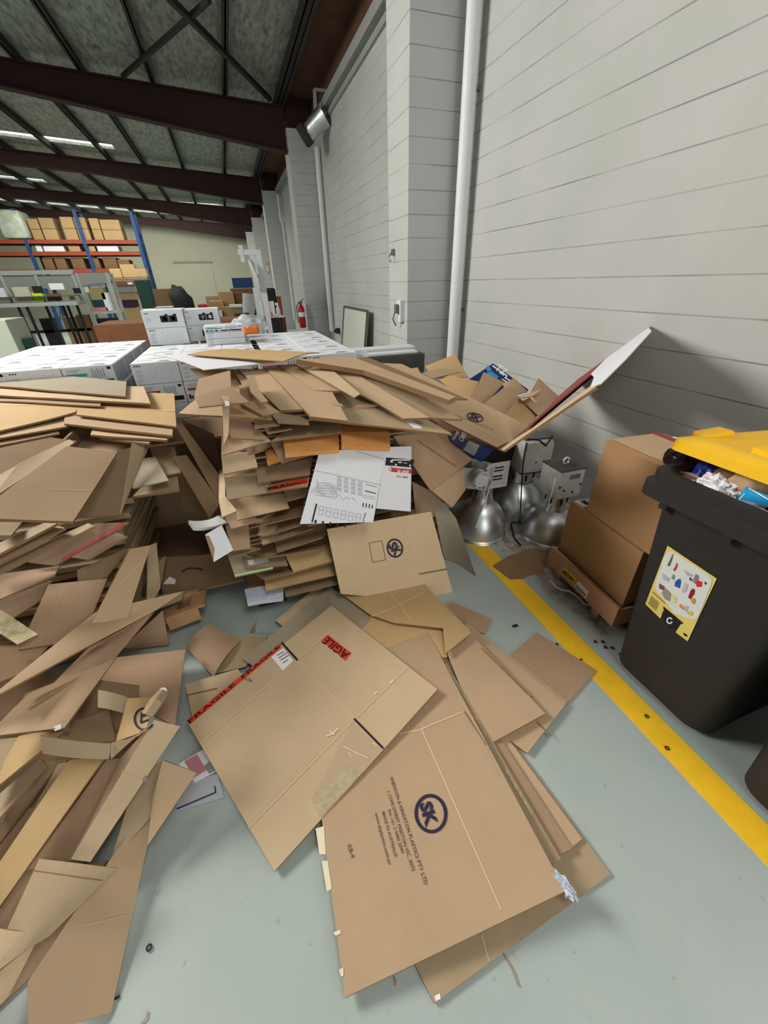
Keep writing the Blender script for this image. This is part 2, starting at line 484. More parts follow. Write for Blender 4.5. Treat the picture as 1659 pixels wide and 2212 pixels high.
def strokes(o, name, lines, wpx, m_, off=0.0015, seg=10):
    """creases and ruled marks: each a thin ribbon on the sheet"""
    vs = []; fs = []
    for ln in lines:
        for (x0, y0), (x1, y1) in zip(ln[:-1], ln[1:]):
            L_ = math.hypot(x1 - x0, y1 - y0) or 1
            nx, ny = -(y1 - y0) / L_ * wpx / 2, (x1 - x0) / L_ * wpx / 2
            k = max(1, min(seg, int(L_ / 12)))
            for q in range(k + 1):
                s_ = q / k; x, y = x0 + (x1 - x0) * s_, y0 + (y1 - y0) * s_
                vs.append(hit(o, x + nx, y + ny, off)[0]); vs.append(hit(o, x - nx, y - ny, off)[0])
                if q:
                    b = len(vs); fs.append((b - 4, b - 3, b - 1, b - 2))
    return from_data(name, vs, fs, [m_], None, o)
def crease(o, lines, wpx=3, m_=None):
    """score lines pressed in the board: kept in the sheet's own mesh"""
    c = strokes(o, 'tmp', lines, wpx, m_ or CREASE, 0.0012)
    me = o.data
    base = len(me.vertices)
    bm = bmesh.new(); bm.from_mesh(me)
    slot = len(me.materials); me.materials.append(m_ or CREASE)
    nv = [bm.verts.new(v.co) for v in c.data.vertices]
    for p in c.data.polygons:
        try:
            f = bm.faces.new([nv[i] for i in p.vertices]); f.material_index = slot
        except ValueError: pass
    bm.to_mesh(me); bm.free()
    bpy.data.objects.remove(c)
def text_mesh(body, bold=0.0):
    cu = bpy.data.curves.new('t', 'FONT'); cu.body = body; cu.resolution_u = 2; cu.offset = bold
    ob = bpy.data.objects.new('t', cu); COL.objects.link(ob)
    dg = bpy.context.evaluated_depsgraph_get()
    me = bpy.data.meshes.new_from_object(ob.evaluated_get(dg))
    vs = [v.co.copy() for v in me.vertices]; fs = [tuple(p.vertices) for p in me.polygons]
    bpy.data.objects.remove(ob); bpy.data.meshes.remove(me)
    return vs, fs
def write(o, body, a, b, m_, tall=1.0, name='printed_text', off=0.002, parent=None, bold=0.012):
    vs, fs = text_mesh(body, bold)
    if not vs: return
    wd = max(v.x for v in vs) - min(v.x for v in vs); x0 = min(v.x for v in vs)
    pa, n = hit(o, *a, off); pb, _ = hit(o, *b, off)
    ex = (pb - pa); s_ = ex.length / wd; ex.normalize(); ey = n.cross(ex)
    out = [pa + ex * ((v.x - x0) * s_) + ey * (v.y * s_ * tall) for v in vs]
    return from_data(name, out, fs, [m_], None, parent or o)
def ring(o, c, rx, ry, wpx, m_, name='printed_logo', k=40, ang=0, arc=(0, 1), off=.002):
    pts = []
    for i in range(k + 1):
        a = 2 * math.pi * (arc[0] + (arc[1] - arc[0]) * i / k)
        x, y = rx * math.cos(a), ry * math.sin(a)
        pts.append((c[0] + x * math.cos(ang) - y * math.sin(ang), c[1] + x * math.sin(ang) + y * math.cos(ang)))
    return strokes(o, name, [pts], wpx, m_, off)
def sk_logo(o, c, rx, ry, wpx, m_, a, b, ang=0):
    """ringed SK mark; letters run from a to b"""
    lg = ring(o, c, rx, ry, wpx, m_, ang=ang)
    write(o, 'SK', a, b, m_, 1.0, 'logo_letters', parent=lg, bold=.05)
    return lg

# ------------------------------------------------------------------ the hall
XW = 2.4
BAYS = [4.42, 11.1, 17.7, 24.3, 30.6]
YEND = 33.0
def rtop(x): return 4.76 + 0.055 * (1.66 - x)
def roofz(x): return rtop(x) + 0.17
def struct(o): return tag(o, kind='structure')
mb = MB().box(-15, XW + .3, -6, YEND + .3, -0.2, 0)
fl = mb.build('floor', FLOORM, recenter=False); struct(fl)
mb = MB().box(XW, XW + .25, -6, YEND, 0, 4.42)
struct(mb.build('wall_right', BLOCKY, recenter=False))
mb = MB().box(-15, XW + .25, YEND, YEND + .25, 0, 5.9)
struct(mb.build('wall_far', PLASTER, recenter=False))
mb = MB().box(-15.2, -15, -6, YEND, 0, 5.9)
struct(mb.build('wall_left', PLASTER, recenter=False))
mb = MB().box(-15, -.35, -6.2, -6, 0, 5.9).box(2.45, XW + .25, -6.2, -6, 0, 5.9).box(-.35, 2.45, -6.2, -6, 3.35, 5.9)
struct(mb.build('wall_back', PLASTER, recenter=False))
# roof blanket with translucent strips left open for the roof lights
mb = MB(); 
SLITS = [(16.75, 17.25), (23.3, 23.85), (29.6, 30.2)]
ys = [-6] + [v for s in SLITS for v in s] + [YEND + .25]
for a, b in zip(ys[0::2], ys[1::2]):
    mb.hexa([(-15, a, roofz(-15)), (1.25, a, roofz(1.25)), (1.25, b, roofz(1.25)), (-15, b, roofz(-15))],
            [(-15, a, roofz(-15) + .05), (1.25, a, roofz(1.25) + .05), (1.25, b, roofz(1.25) + .05), (-15, b, roofz(-15) + .05)])
EX = 1.84
for xa, xb, mi in ((1.25, EX, 0), (EX, EX + .09, 3), (EX + .09, XW + .6, 1)):
    mb.mat(mi).hexa([(xa, -6, roofz(xa)), (xb, -6, roofz(xb)), (xb, YEND, roofz(xb)), (xa, YEND, roofz(xa))],
                    [(xa, -6, roofz(xa) + .05), (xb, -6, roofz(xb) + .05), (xb, YEND, roofz(xb) + .05), (xa, YEND, roofz(xa) + .05)])
for (a, b), xs in zip(SLITS, (-2.3, -6.0, 1.0)):
    for xa, xb, mi in ((-15, xs, 2), (xs, 1.25, 0)):
        h0 = .06 if mi == 2 else 0
        mb.mat(mi).hexa([(xa, a, roofz(xa) + h0), (xb, a, roofz(xb) + h0), (xb, b, roofz(xb) + h0), (xa, b, roofz(xa) + h0)],
                        [(xa, a, roofz(xa) + .09), (xb, a, roofz(xb) + .09), (xb, b, roofz(xb) + .09), (xa, b, roofz(xa) + .09)])
mb.build('ceiling', [FOIL, EAVEC, SKYL, CONC], recenter=False)
struct(bpy.data.objects['ceiling'])
# eave girt closing the gap above the wall, and the wall capping
mb = MB().box(XW + .02, XW + .2, -6, YEND, 4.42, roofz(XW))
struct(mb.build('trim_1', EAVEC, recenter=False))
mb = MB().box(XW - .10, XW + .02, 4.9, YEND, 4.34, 4.47).box(XW - .04, XW + .02, 4.9, YEND, 4.22, 4.28)
struct(mb.build('trim_2', CONC, recenter=False))
# block piers
for i, y in enumerate(BAYS):
    top = 4.4 if i else 5.0
    mb = MB().box(1.84, XW, y, y + .56, 0, top)
    struct(mb.build('wall_pier', BLOCKX, recenter=False))
    if i:
        mb = MB().box(1.9, XW, y + .1, y + .5, top, roofz(2.2))
        struct(mb.build('trim_%d' % (2 + i), BEAMC, recenter=False))
# side faces of piers take the long-wall courses: a thin facing on the aisle side
    mb = MB().box(1.835, 1.842, y + .002, y + .558, 0, top)
    struct(mb.build('wall_pier_side', BLOCKY, recenter=False))
# portal rafters, deeper towards the wall
for i, y in enumerate(BAYS[1:]):
    mb = MB()
    def rpt(x): 
        d = 0.36 + max(0, (x + 3.2)) / 5.0 * 0.36
        return rtop(x), rtop(x) - d
    xs = [1.83, 0.6, -0.8, -2.0, -3.2, -15]
    for xa, xb in zip(xs[:-1], xs[1:]):
        ta, ba = rpt(xa); tb, bb = rpt(xb)
        for (ya, yb, z0a, z1a, z0b, z1b) in ((y + .16, y + .18, ba, ta, bb, tb), (y + .06, y + .28, ba, ba + .025, bb, bb + .025), (y + .06, y + .28, ta - .025, ta, tb - .025, tb)):
            mb.hexa([(xb, ya, z0b), (xa, ya, z0a), (xa, yb, z0a), (xb, yb, z0b)], [(xb, ya, z1b), (xa, ya, z1a), (xa, yb, z1a), (xb, yb, z1b)])
    o = mb.build('rafter', BEAMC)
    lab = ['nearest brown steel rafter crossing the roof on the first far pier', 'second brown steel rafter with bright roof slits above it',
           'third brown steel rafter in front of the pallet racks', 'last brown steel rafter against the cream end wall'][i]
    tag(o, lab, 'roof beam', 'brown steel rafters')
# purlins running away down the hall
PX = [unp((q[0], q[1], 'Y', 10.9)).x for q in ((600, 200), (487, 200), (327, 172), (165, 142), (20, 118))]
PX += [PX[-1] - 1.3 * k for k in range(1, 7)]
names = ['at the eave', 'first in from the eave', 'second in from the eave', 'third in from the eave', 'fourth in from the eave', 'fifth in from the eave', 'sixth in from the eave',
         'seventh in from the eave', 'eighth in from the eave', 'ninth in from the eave', 'tenth in from the eave']
for k, x in enumerate(PX):
    z = rtop(x)
    wd = .1 if k else .16
    mb = MB().box(x - .012, x + .012, -2, YEND, z, z + .17).box(x - wd / 2, x + wd / 2, -2, YEND, z, z + .015)
    if k == 0: mb.box(x + .1, x + .13, -2, YEND, z - .04, z + .13)
    o = mb.build('purlin', PURLC)
    tag(o, 'dark steel roof purlin running down the hall, ' + names[k], 'roof beam', 'dark roof purlins')
mb = MB().bar(unp((583, 214, 'Y', 10.9)), unp((370, 0, 4.83)), .07).bar(unp((265, 165, 4.84)), unp((452, 0, 4.84)), .055)
mb.bar(unp((352, -20, 4.83)), unp((370, 0, 4.83)), .07)
o = mb.build('roof_bracing', PURLC)
tag(o, 'crossed dark steel bracing bars under the near roof', 'roof bracing')
# blocked door in the end wall
p = [unp((378, 569, 'Y', YEND - .02)), unp((456, 568, 'Y', YEND - .02))]
mb = MB().box(p[0].x, p[1].x, YEND - .04, YEND, 0, p[0].z).mat(1).box(p[0].x - .1, p[1].x + .05, YEND - .1, YEND, p[0].z, p[0].z + .1)
o = mb.build('door_1', [PLASTER, mat('door_head', (150, 146, 128), 0.8)], recenter=False); struct(o)

# painted yellow line, true edges taken on the floor
ya = [unp((x, y, 0.0)) for x, y in ((1018, 1177), (1276, 1470), (1468, 1678), (1659, 1880))]
mb = MB()
xl, xr = 1.247, 1.362
mb.hexa([(xl, -2.5, 0), (xr, -2.5, 0), (xr + .03, 2.3, 0), (xl + .02, 2.3, 0)], [(xl, -2.5, .002), (xr, -2.5, .002), (xr + .03, 2.3, .002), (xl + .02, 2.3, .002)])
o = mb.build('floor_line', YELPAINT); tag(o, 'yellow painted safety line on the grey floor beside the bins', 'floor marking')

# wall pipes
def pipe(x, y, z0, z1, r, label, bend=None):
    e = empty('downpipe', (x, y, z0), label, 'pipe', 'wall downpipes')
    pts = [(x, y, z0), (x, y, z1)] if not bend else [(x, y, z0), (x, y, bend), (x - .05, y, bend + .12), (x - .05, y, z1)]
    MB().tube(pts, r, 20).build('pipe', WHITEP, e, True)
    mb = MB()
    for zz in (1.3, 3.0):
        if z0 < zz < z1: MB().box(x - .01, XW, y - .02, y + .02, zz, zz + .03).build('bracket', DULLST, e)
    return e
pipe(2.30, 4.2, 0, 5.4, .062, 'thick white downpipe in the corner beside the nearest block pier')
pipe(2.33, 10.55, .55, 4.0, .055, 'white downpipe below the floodlight on the far wall')
pipe(2.33, 17.0, .4, 4.2, .05, 'bent white downpipe beyond the fire extinguisher', 3.4)
# floodlight on its bracket
p = unp((683, 268, 'X', 2.15))
e = empty('floodlight', p, 'silver drum floodlight hanging above the far downpipe', 'light')
Rm = Matrix.Translation(p) @ Matrix.Rotation(math.radians(55), 4, 'Y') @ Matrix.Rotation(math.radians(20), 4, 'X')
MB().lathe([(.05, -.22), (.13, -.2), (.15, .0), (.17, .16), (.18, .2), (.16, .2), (.0, .18)], n=24, M=Rm).build('drum', STEEL, e, True)
MB().box(-.16, .16, -.2, .2, -.34, -.2, .02, Rm).build('housing', DARKM, e)
MB().bar(p + Vector((0, 0, .1)), p + Vector((0.02, 0, .45)), .05).bar(p + Vector((.02, 0, .45)), (XW, p.y, p.z + .45), .04).build('bracket', CONC, e)
# extinguisher at the second pier
p = unp((653, 716, 'X', 1.72)); p = Vector((1.70, 11.0, 0.42))
q = unp((653, 690, 'Y', 10.95))
e = empty('fire_extinguisher', (q.x, 10.95, .55), 'red fire extinguisher on the second block pier', 'fire extinguisher')
MB().lathe([(0, 0), (.075, .01), (.08, .03), (.08, .42), (.06, .48), (.03, .52), (.03, .55), (0, .55)], (q.x, 10.95, .62), 24).build('cylinder', EXTRED, e, True)
MB().box(q.x - .02, q.x + .02, 11.0, 11.1, 1.0, 1.04).build('bracket', DULLST, e)
MB().box(q.x - .04, q.x + .04, 10.90, 11.0, 1.17, 1.22, .008).bar((q.x, 10.9, 1.22), (q.x + .1, 10.9, 1.28), .02).build('valve', DULLST, e)
MB().tube([(q.x - .04, 10.93, 1.2), (q.x - .11, 10.93, 1.1), (q.x - .1, 10.93, .75)], .012).build('hose', DARKM, e, True)
MB().lathe([(.0815, .0), (.0815, .1)], (q.x, 10.95, .88), 24).build('label_band', PAPER, e, True)
# small red sign further down
q = unp((580, 580, 'X', 1.8))
mb = MB().box(q.x - .02, q.x, q.y - .2, q.y + .2, q.z - .2, q.z + .2).mat(1).box(q.x - .024, q.x - .02, q.y - .1, q.y + .1, q.z - .1, q.z + .1)
tag(mb.build('wall_sign', [EXTRED, PAPER]), 'small red sign on a far pier', 'sign')
# whiteboard leaning on the wall
A, B, C_, D = [unp((x, y, 'X', XW - .12)) for x, y in ((744, 662), (794, 672), (792, 765), (744, 752))]
C_ = Vector((C_.x - .1, C_.y, .004)); D = Vector((D.x - .1, D.y, .004))
e = empty('whiteboard', (XW - .1, (A.y + B.y) / 2, C_.z), 'whiteboard with thin dark frame leaning on the far wall', 'whiteboard')
mb = MB().hexa([A, B, C_, D], [v + Vector((.03, 0, 0)) for v in (A, B, C_, D)]); mb.build('panel', mat('whiteboard', (206, 208, 196), 0.3), e)
mb = MB()
for a, b in ((A, B), (B, C_), (C_, D), (D, A)): mb.bar(a, b, .035)
mb.build('frame', DULLST, e)
# power outlet and hook on the near pier
q = unp((868, 672, 'X', 1.83))
e = empty('power_outlet', (1.835, q.y, q.z - .11), 'white power outlet with a plug on the near block pier', 'power outlet')
MB().box(1.79, 1.835, q.y - .05, q.y + .06, q.z - .11, q.z + .11, .006).build('box', WHITEP, e)
MB().box(1.75, 1.79, q.y - .02, q.y + .04, q.z - .02, q.z + .07, .01).tube([(1.76, q.y + .03, q.z), (1.74, q.y + .05, q.z - .08), (1.78, q.y + .06, q.z - .15)], .008).build('plug', DULLST, e)
q = unp((851, 545, 'X', 1.83))
mb = MB().box(1.80, 1.835, q.y - .02, q.y + .02, q.z - .03, q.z + .03, .004).tube([(1.80, q.y, q.z), (1.77, q.y, q.z - .04), (1.78, q.y, q.z - .09), (1.8, q.y, q.z - .07)], .006)
tag(mb.build('wall_hook', DULLST), 'small metal hook high on the near block pier', 'hook')
q = unp((725, 715, 'X', 2.3))
mb = MB().box(2.31, XW, q.y - .06, q.y + .06, q.z - .06, q.z + .06, .01).box(2.27, 2.31, q.y - .03, q.y + .03, q.z - .03, q.z + .03)
tag(mb.build('pipe_clamp', DARKM), 'dark clamp box at the foot of the floodlight downpipe', 'clamp')

# ------------------------------------------------------------------ printed white cartons on pallets
WC = mat('white_carton', (222, 225, 230), 0.55, var=0.03, scale=9)
WC_SHADE = mat('carton_end_shade', (150, 152, 156), 0.6, var=0.22, scale=9)  # shade on the carton sides, put into the colour as blotchy grey
def carton_mesh(w_, d_, h_, kind):
    mb = MB(); mb.box(0, w_, 0, d_, 0, h_, .004)
    o = -.0015
    def fr(x0, x1, z0, z1, mi): mb.mat(mi).add([(x0 * w_, o, z0 * h_), (x1 * w_, o, z0 * h_), (x1 * w_, o, z1 * h_), (x0 * w_, o, z1 * h_)], [(0, 1, 2, 3)])
    def tp(x0, x1, y0, y1, mi): mb.mat(mi).add([(x0 * w_, y0 * d_, h_ + .0015), (x1 * w_, y0 * d_, h_ + .0015), (x1 * w_, y1 * d_, h_ + .0015), (x0 * w_, y1 * d_, h_ + .0015)], [(0, 1, 2, 3)])
    if kind in ('red', 'teal'):
        fr(.06, .46, .55, .68, 2 if kind == 'red' else 3)
        for i in range(6): fr(.08 + .05 * i, .115 + .05 * i, .585, .645, 5)
        fr(.08, .3, .76, .8, 4); fr(.08, .36, .84, .87, 4)
        for i, (a, b, t_) in enumerate(((.05, .1, .36), (.11, .15, .28), (.16, .22, .33), (.23, .27, .25), (.28, .34, .38), (.35, .38, .27), (.42, .58, .34), (.62, .68, .3), (.7, .95, .36))):
            fr(a, b, .14, t_, 1)
        fr(.58, .62, .14, .34, 2); fr(.66, .7, .2, .42, 2)
        for i in range(5): fr(.56 + .055 * i, .59 + .055 * i, .46, .88 - .06 * (i % 2), 4)
        fr(.88, .96, .8, .92, 1)
    elif kind == 'line':
        for i in range(3): fr(.07 + .05 * i, .1 + .05 * i, .84, .9, 1)
        for i in range(3): fr(.07, .2, .62 - .2 * i, .65 - .2 * i, 4); fr(.07, .17, .55 - .2 * i, .57 - .2 * i, 4)
        for i in range(9):
            a = .32 + .065 * i; hgt = .3 + .35 * abs(math.sin(i * 1.7))
            fr(a, a + .004, .15, .15 + hgt, 4); fr(a, a + .05, .15 + hgt, .16 + hgt, 4); fr(a + .02, a + .06, .3 + .1 * (i % 3), .31 + .1 * (i % 3), 4)
    elif kind == 'cam':
        for x0 in (.42, .63):
            fr(x0, x0 + .2, .3, .68, 1); fr(x0 + .07, x0 + .15, .4, .6, 5); fr(x0 + .12, x0 + .2, .68, .76, 1)
        for i in range(3): fr(.07 + .03 * i, .09 + .03 * i, .8, .86, 1)
        fr(.07, .2, .5, .53, 4); fr(.07, .18, .4, .43, 4)
    tp(.55, .85, .05, .12, 4); tp(.6, .8, .18, .22, 1); tp(.08, .4, .3, .33, 4); tp(.3, .75, .62, .66, 4); tp(.03, .97, .495, .505, 4)
    for sx, q in ((-.0015, 0), (w_ + .0015, 1)):  # both side faces painted grey for shade
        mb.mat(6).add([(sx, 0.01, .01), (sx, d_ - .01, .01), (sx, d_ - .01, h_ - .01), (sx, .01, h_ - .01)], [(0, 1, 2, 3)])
    me = bpy.data.meshes.new('white_carton')
    me.from_pydata(mb.v, [], mb.f)
    for m_ in (WC, BLACK, RED, TEAL, GREYINK, PAPER, WC_SHADE): me.materials.append(m_)
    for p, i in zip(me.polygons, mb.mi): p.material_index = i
    return me
_cm = {}
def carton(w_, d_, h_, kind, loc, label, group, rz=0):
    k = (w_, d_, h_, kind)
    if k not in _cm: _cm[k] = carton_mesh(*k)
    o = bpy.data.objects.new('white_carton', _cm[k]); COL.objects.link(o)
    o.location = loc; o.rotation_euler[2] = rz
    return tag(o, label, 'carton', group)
ORD = ['first', 'second', 'third', 'fourth', 'fifth', 'sixth', 'seventh', 'eighth', 'ninth']
def pallet(x0, x1, y0, y1, label):
    e = empty('pallet', ((x0 + x1) / 2, (y0 + y1) / 2, 0), label, 'pallet', 'pallets under the white cartons')
    n = 6
    for i in range(n):
        a = y0 + (y1 - y0 - .1) * i / (n - 1); MB().box(x0, x1, a, a + .1, .105, .125).build('deck_board', WOOD, e)
    for i in range(3):
        a = x0 + (x1 - x0 - .08) * i / 2; MB().box(a, a + .08, y0, y1, .0, .105).build('runner', WOOD, e)
def block(tag_, x0, y0, nx, ny, nz, cw, cd, ch, kinds, skip=()):
    pallet(x0, x0 + nx * cw, y0, y0 + ny * cd, 'timber pallet under the %s block of white cartons' % tag_)
    for k in range(nz):
        for j in range(ny):
            for i in range(nx):
                lr = nz - 1 - k
                lab = 'white printed carton on %s pallet, %s layer down, %s row back, %s from left' % (tag_, ORD[lr], ORD[j], ORD[i])
                carton(cw - .004, cd - .004, ch - .003, kinds(i, j, k), (x0 + i * cw + R.uniform(-.003, .003), y0 + j * cd, .125 + k * ch), lab, 'white cartons on the %s pallet' % tag_)
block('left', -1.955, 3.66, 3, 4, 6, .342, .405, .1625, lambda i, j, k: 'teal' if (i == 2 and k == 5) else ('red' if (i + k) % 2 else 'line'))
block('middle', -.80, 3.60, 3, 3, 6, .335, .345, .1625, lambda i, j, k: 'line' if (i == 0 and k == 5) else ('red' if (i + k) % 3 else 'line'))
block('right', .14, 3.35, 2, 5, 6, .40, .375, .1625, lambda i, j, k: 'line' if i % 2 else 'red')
# loose cartons standing on the middle block
zt = .125 + 6 * .1625
G = 'loose cartons on top of the middle block'
q0 = unp((330, 749, zt)); q1 = unp((399, 745, zt)); sc = (q1 - q0).length
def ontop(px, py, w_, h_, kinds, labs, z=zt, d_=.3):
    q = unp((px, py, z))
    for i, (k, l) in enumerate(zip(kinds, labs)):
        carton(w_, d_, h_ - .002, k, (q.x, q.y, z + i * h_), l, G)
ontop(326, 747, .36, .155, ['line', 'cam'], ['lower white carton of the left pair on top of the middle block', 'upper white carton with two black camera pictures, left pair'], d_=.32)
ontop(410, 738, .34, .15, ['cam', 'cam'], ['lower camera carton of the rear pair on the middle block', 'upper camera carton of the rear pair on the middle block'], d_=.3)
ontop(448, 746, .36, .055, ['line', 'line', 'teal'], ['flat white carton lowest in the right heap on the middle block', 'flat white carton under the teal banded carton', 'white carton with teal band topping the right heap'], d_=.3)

# ------------------------------------------------------------------ flattened cartons lying on the floor
GF = 'flattened cartons fanned out on the floor'
def fs(name, label, pts, face=KRAFT, t=.006, edge=None, wob=.003, **k):
    return sheet(name, label, pts, face, edge, t, GF, wob=wob, **k)
o = fs('cardboard_sheet', 'lowest brown sheet under the logo carton, its corners showing bottom and right',
       [(985, 1440, .010), (1320, 1888, .010), (938, 2168, .010), (640, 1560, .010)], KRAFT3)
crease(o, [[(1040, 2020), (1056, 2076)], [(1140, 1930), (1230, 1905)]])
decal(o, 'torn_edge', [(938, 2152), (950, 2146), (952, 2158), (942, 2163)], PAPER)
fs('cardboard_sheet', 'fourth brown sheet from the top in the fan right of the logo carton',
   [(947, 1392, .020), (1258, 1812, .020), (1228, 1836, .022), (760, 1560, .02)], KRAFT)
fs('cardboard_sheet', 'third brown sheet from the top in the fan right of the logo carton',
   [(940, 1382, .030), (1236, 1832, .030), (1100, 1900, .03), (740, 1560, .03)], KRAFT4)
o = fs('cardboard_sheet', 'second brown sheet down in the fan, taped edge beside the logo carton',
   [(932, 1374, .040), (1212, 1856, .045), (985, 2010, .04), (720, 1560, .04)], KRAFT3)
tp = strokes(o, 'tape', [[(962, 1434), (1000, 1500), (1050, 1590)], [(1090, 1660), (1150, 1760)]], 5, SHINY, .003); tp['label'] = 'painted glints of clear tape on the edge'  # tape glints drawn as pale strokes along the sheet edge
# matte sheet by the yellow line and its neighbours
o = fs('cardboard_sheet', 'plain matte brown sheet reaching the yellow line', [(1160, 1366, .008), (1289, 1448, .008), (1224, 1522, .008), (1090, 1425, .008)], KRAFT4)
o = fs('cardboard_sheet', 'large brown sheet with taped edge overlapping the matte sheet by the line',
       [(1010, 1345, .020), (1223, 1520, .020), (1139, 1627, .02), (900, 1450, .02)], KRAFT)
tp = strokes(o, 'tape', [[(1055, 1384), (1222, 1518)]], 9, CTAPE, .003); tp['label'] = 'clear shiny tape'
crease(o, [[(1138, 1512), (1150, 1505)], [(1160, 1560), (1190, 1590)]], 3, CREASED)
o = fs('cardboard_sheet', 'small brown flap poking out right of the stepped carton, by the logo card foot',
       [(976, 1300, .010), (1063, 1338, .010), (1046, 1368, .01), (930, 1335, .01)], KRAFT4)
o = fs('cardboard_sheet', 'smooth tan flattened carton lying between the stepped carton and the matte sheet',
       [(965, 1410, .045), (1016, 1368, .05), (1178, 1541, .045), (1048, 1613, .04)], KRAFT, t=.008)
strokes(o, 'score_line', [[(1040, 1400), (1140, 1500)]], 2, CREASED)
o = fs('cardboard_sheet', 'stepped tan carton with crossing folds below the logo card',
       [(738, 1283, .075), (873, 1216, .085), (1017, 1368, .08), (962, 1412, .07), (957, 1357, .072), (850, 1345, .07), (800, 1328, .07)], KRAFT5, t=.009, plane=[(738, 1283, .07), (873, 1216, .08), (1017, 1368, .08)])
crease(o, [[(815, 1246), (888, 1340)], [(803, 1331), (850, 1313), (915, 1280)]], 3)
tp = strokes(o, 'tape', [[(900, 1248), (1015, 1366)]], 5, CTAPE, .002)
o = fs('cardboard_sheet', 'tan sheet under the fan whose pale corner shows above the logo carton', [(745, 1292, .05), (950, 1290, .055), (966, 1420, .05), (800, 1425, .05)], KRAFT5)
# grey backed board and its brown neighbour
fs('cardboard_sheet', 'thin brown sheet peeking out above the grey backed board', [(595, 1340, .035), (697, 1257, .04), (800, 1325, .035), (690, 1420, .03)], KRAFT2)
fs('cardboard_sheet', 'grey backed board between the central stack and the red taped carton', [(524, 1424, .045), (712, 1268, .05), (812, 1329, .05), (640, 1500, .045)], GREYBD)
# the big logo carton
f1 = fs('cardboard_sheet', 'large flattened carton with round navy logo and printed address', [(655, 1462, .045), (925, 1368, .055), (1221, 1925, .075), (745, 2155, .03)], KRAFT, t=.010, wob=.002)
crease(f1, [[(857, 1586), (903, 1578), (1004, 1536)], [(910, 1574), (1083, 1966)]], 4)
strokes(f1, 'score_line', [[(740, 1620), (857, 1586)], [(1003, 1536), (1050, 1610)]], 2.5, CREASED)
sk_logo(f1, (931, 1758), 32, 39, 7.5, INK, (907, 1737), (922, 1789), ang=-.1)
write(f1, 'SHEDDON & KINGSTON PLASTICS PTY LTD', (842, 1680), (917, 1913), INKF)
write(f1, '1 COPE STREET PRESTON VIC. 3072', (836, 1711), (890, 1883), INKF)
write(f1, 'PH: +61 3 9480 2344', (837, 1751), (867, 1844), INKF)
write(f1, 'MADE IN AUSTRALIA', (825, 1755), (853, 1854), INKF)
write(f1, 'www.skplastics.com.au', (809, 1757), (839, 1868), INKF)
write(f1, 'KB-4', (750, 1828), (759, 1855), INKF)
for q in ([(682, 1790), (700, 1785), (704, 1845), (690, 1846)], [(695, 1860), (708, 1860), (717, 1920), (706, 1926)], [(720, 2015), (734, 2008), (737, 2016), (726, 2022)], [(732, 2095), (742, 2090), (742, 2108), (737, 2110)]):
    decal(f1, 'torn_liner', q, mat('torn_pale', (226, 214, 184), .8), n=3)
tp = strokes(f1, 'tape', [[(990, 1530), (1040, 1600), (1075, 1680)]], 7, CTAPE, .003); tp['label'] = 'clear shiny tape along the fold'
_bm = bmesh.new(); bmesh.ops.create_icosphere(_bm, subdivisions=4, radius=1); _c = unp((1219, 1912, .07))
for v in _bm.verts:
    k_ = 1 + .6 * noise.noise(v.co * 3.5) + .3 * noise.noise(v.co * 9); v.co = Vector((v.co.x * .014 * k_ + .010 * -v.co.y, v.co.y * .038 * k_, v.co.z * .012 * k_)) + _c
_bm.verts.index_update()
tp = from_data('tape_wad', [v.co.copy() for v in _bm.verts], [[v.index for v in f.verts] for f in _bm.faces], [mat('silver_wrap', (196, 206, 222), .2, var=.3, scale=20, bump=.8, spec=.8)], None, f1); _bm.free()
tp['label'] = 'crumpled clear tape hanging over the corner'
# red taped AGILE carton
f2 = fs('cardboard_sheet', 'flattened carton with red AGILE label and shiny clear tape', [(404, 1559, .085), (716, 1308, .075), (945, 1489, .088), (593, 1882, .022)], KRAFT2, t=.010, wob=.002)
crease(f2, [[(433, 1606), (541, 1512), (641, 1427), (722, 1356)], [(537, 1789), (765, 1555), (882, 1440)], [(641, 1426), (765, 1552)]], 3.5)
strokes(f2, 'slit', [[(608, 1388), (643, 1427)], [(765, 1553), (828, 1617)]], 4.5, BLACK, .002)
d = decal(f2, 'red_label', [(694, 1383), (709, 1372), (759, 1411), (746, 1428)], REDTAPE); d['label'] = 'bright red fragile label'
write(f2, 'AGILE', (757, 1413), (708, 1376), BLACK, 1.0, 'label_text', .003, d)
d = decal(f2, 'red_tape', [(404, 1556), (608, 1388), (606, 1400), (410, 1566)], REDTAPE); d['label'] = 'red tape wrapped over the edge'
write(f2, 'FRAGILE  FRAGILE', (410, 1564), (606, 1398), BLACK, .42, 'tape_text', .003, d)
d = decal(f2, 'address_label', [(586, 1419), (612, 1400), (634, 1428), (611, 1449)], PAPER); d['label'] = 'white address label'
s_ = strokes(f2, 'label_text', [[(598, 1417), (613, 1408)], [(602, 1422), (620, 1411)], [(606, 1427), (624, 1416)], [(611, 1433), (622, 1426)]], 1.6, INKF, .003)
write(f2, 'D-74', (524, 1467), (541, 1475), INKF)
d = decal(f2, 'tape', [(762, 1560), (826, 1622), (690, 1768), (672, 1724)], CTAPE); d['label'] = 'wide clear packing tape'
d = decal(f2, 'shiny_patch', [(752, 1655), (784, 1668), (694, 1764), (676, 1728)], SHINY, .0025); d['label'] = 'wrinkled shiny tape patch'
d = strokes(f2, 'torn_tape', [[(703, 1591), (718, 1586), (730, 1574)], [(712, 1580), (722, 1588)], [(808, 1500), (815, 1496)], [(842, 1476), (850, 1470)]], 4, mat('torn_tape', (224, 206, 180), .4), .003)
